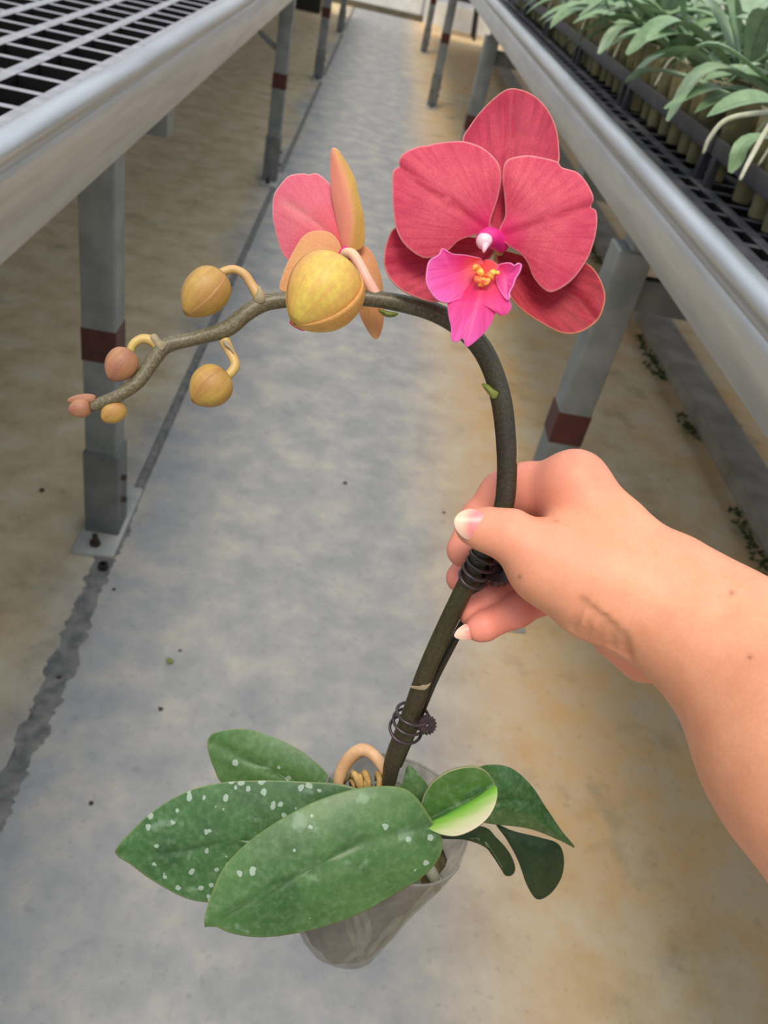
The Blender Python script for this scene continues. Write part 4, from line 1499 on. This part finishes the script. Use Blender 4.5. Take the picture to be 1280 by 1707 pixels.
# ------------------------------------------------------------------ litter on the floor
pnut = onz(172, 948, 0)
tag(put('metal_nut', lathe('metal_nut', [(0.006, 0.0), (0.0105, 0.0), (0.0105, 0.013), (0.006, 0.013), (0.006, 0.0)], 6, tuple(pnut), False), None, mats=M['black']), 'small black nut lying on the floor joint before the left bench leg', 'nut')
g = onz(283, 1104, 0)
tag(put('leaf_scrap', blob('leaf_scrap', (g[0], g[1], 0.004), 0.0066, 5, 0.3, 2, (1, 1, 0.55)), None, mats=M['bract']), 'tiny bright green leaf scrap on the grey aisle floor', 'leaf')
for i, (x, y, r) in enumerate([(190, 983, .0035), (152, 1340, .004), (70, 818, .006), (575, 806, .005), (740, 855, .004), (268, 1183, .004), (300, 1085, .003), (98, 1130, .004)]):
    g = onz(x, y, 0)
    where = ['just right of the floor joint by the black nut', 'left of the orchid leaves', 'behind the left bench base plate', 'mid aisle left of the hand', 'mid aisle just left of the thumb', 'below the green leaf scrap',
             'beside the green leaf scrap', 'on the floor joint left of the leaf scrap'][i]
    tag(put('soil_crumb', blob('soil_crumb', (g[0], g[1], r * 0.35), r, i + 20, 0.35, 2, (1, 1, 0.5)), None, mats=M['bolt']), 'dark soil crumb ' + where, 'crumb', 'soil crumbs on the floor')

# moss tufts along the kerb
rg = random.Random(3)
V, F = [], []
for k in range(2600):
    y = rg.uniform(1.2, 6.0)
    x = 1.195 - abs(rg.gauss(0, 0.02)) if rg.random() < 0.6 else 1.335 + abs(rg.gauss(0, 0.018))
    if math.sin(y * 5.1) + math.sin(y * 11.3 + 1) < -0.1:
        continue
    s = rg.uniform(0.003, 0.009)
    a = rg.uniform(0, 6.28)
    n = len(V)
    for j in range(3):
        V.append((x + s * math.cos(a + j * 2.1), y + s * math.sin(a + j * 2.1), 0.0))
    V.append((x + rg.uniform(-s, s), y + rg.uniform(-s, s), s * rg.uniform(0.8, 1.8)))
    F += [(n, n + 1, n + 3), (n + 1, n + 2, n + 3), (n + 2, n, n + 3)]
o = put('moss', mesh_from('moss', V, F), None, 'stuff', M['moss'])
tag(o, 'green moss growing along the concrete kerb under the right bench', 'moss')

# far end: black crate on legs beside the door
cb = thing('utility_cart', 'black cart standing against the far end wall right of the door', 'cart', (0.95, 11.5, 0))
put('basket', lathe('basket', [(0.16, 0.42), (0.24, 0.44), (0.28, 0.78), (0.26, 0.78), (0.22, 0.46)], 20, (0.95, 11.5, 0)), cb, mats=M['black'])
for a in range(4):
    q = PI / 4 + a * PI / 2
    put('leg', tube('leg', [(0.95 + 0.18 * math.cos(q), 11.5 + 0.18 * math.sin(q), 0.44), (0.95 + 0.24 * math.cos(q), 11.5 + 0.24 * math.sin(q), 0.0)], [0.02, 0.02], 8), cb, mats=M['black'])
ct = thing('storage_crate', 'black plastic crate on the floor under the far end of the left bench', 'crate', (-0.95, 10.9, 0))
put('body', boxes('body', [(-1.2, -0.7, 10.6, 11.2, 0.0, 0.02), (-1.2, -1.18, 10.6, 11.2, 0.02, 0.30), (-0.72, -0.7, 10.6, 11.2, 0.02, 0.30), (-1.18, -0.72, 10.6, 10.62, 0.02, 0.30), (-1.18, -0.72, 11.18, 11.2, 0.02, 0.30)]), ct, mats=M['black'])
put('rim', boxes('rim', [(-1.215, -1.175, 10.585, 11.215, 0.30, 0.325), (-0.725, -0.685, 10.585, 11.215, 0.30, 0.325), (-1.175, -0.725, 10.585, 10.625, 0.30, 0.325), (-1.175, -0.725, 11.175, 11.215, 0.30, 0.325)]), ct, mats=M['black'])
for o in scn.objects:
    if '_local' in o:
        del o['_local']
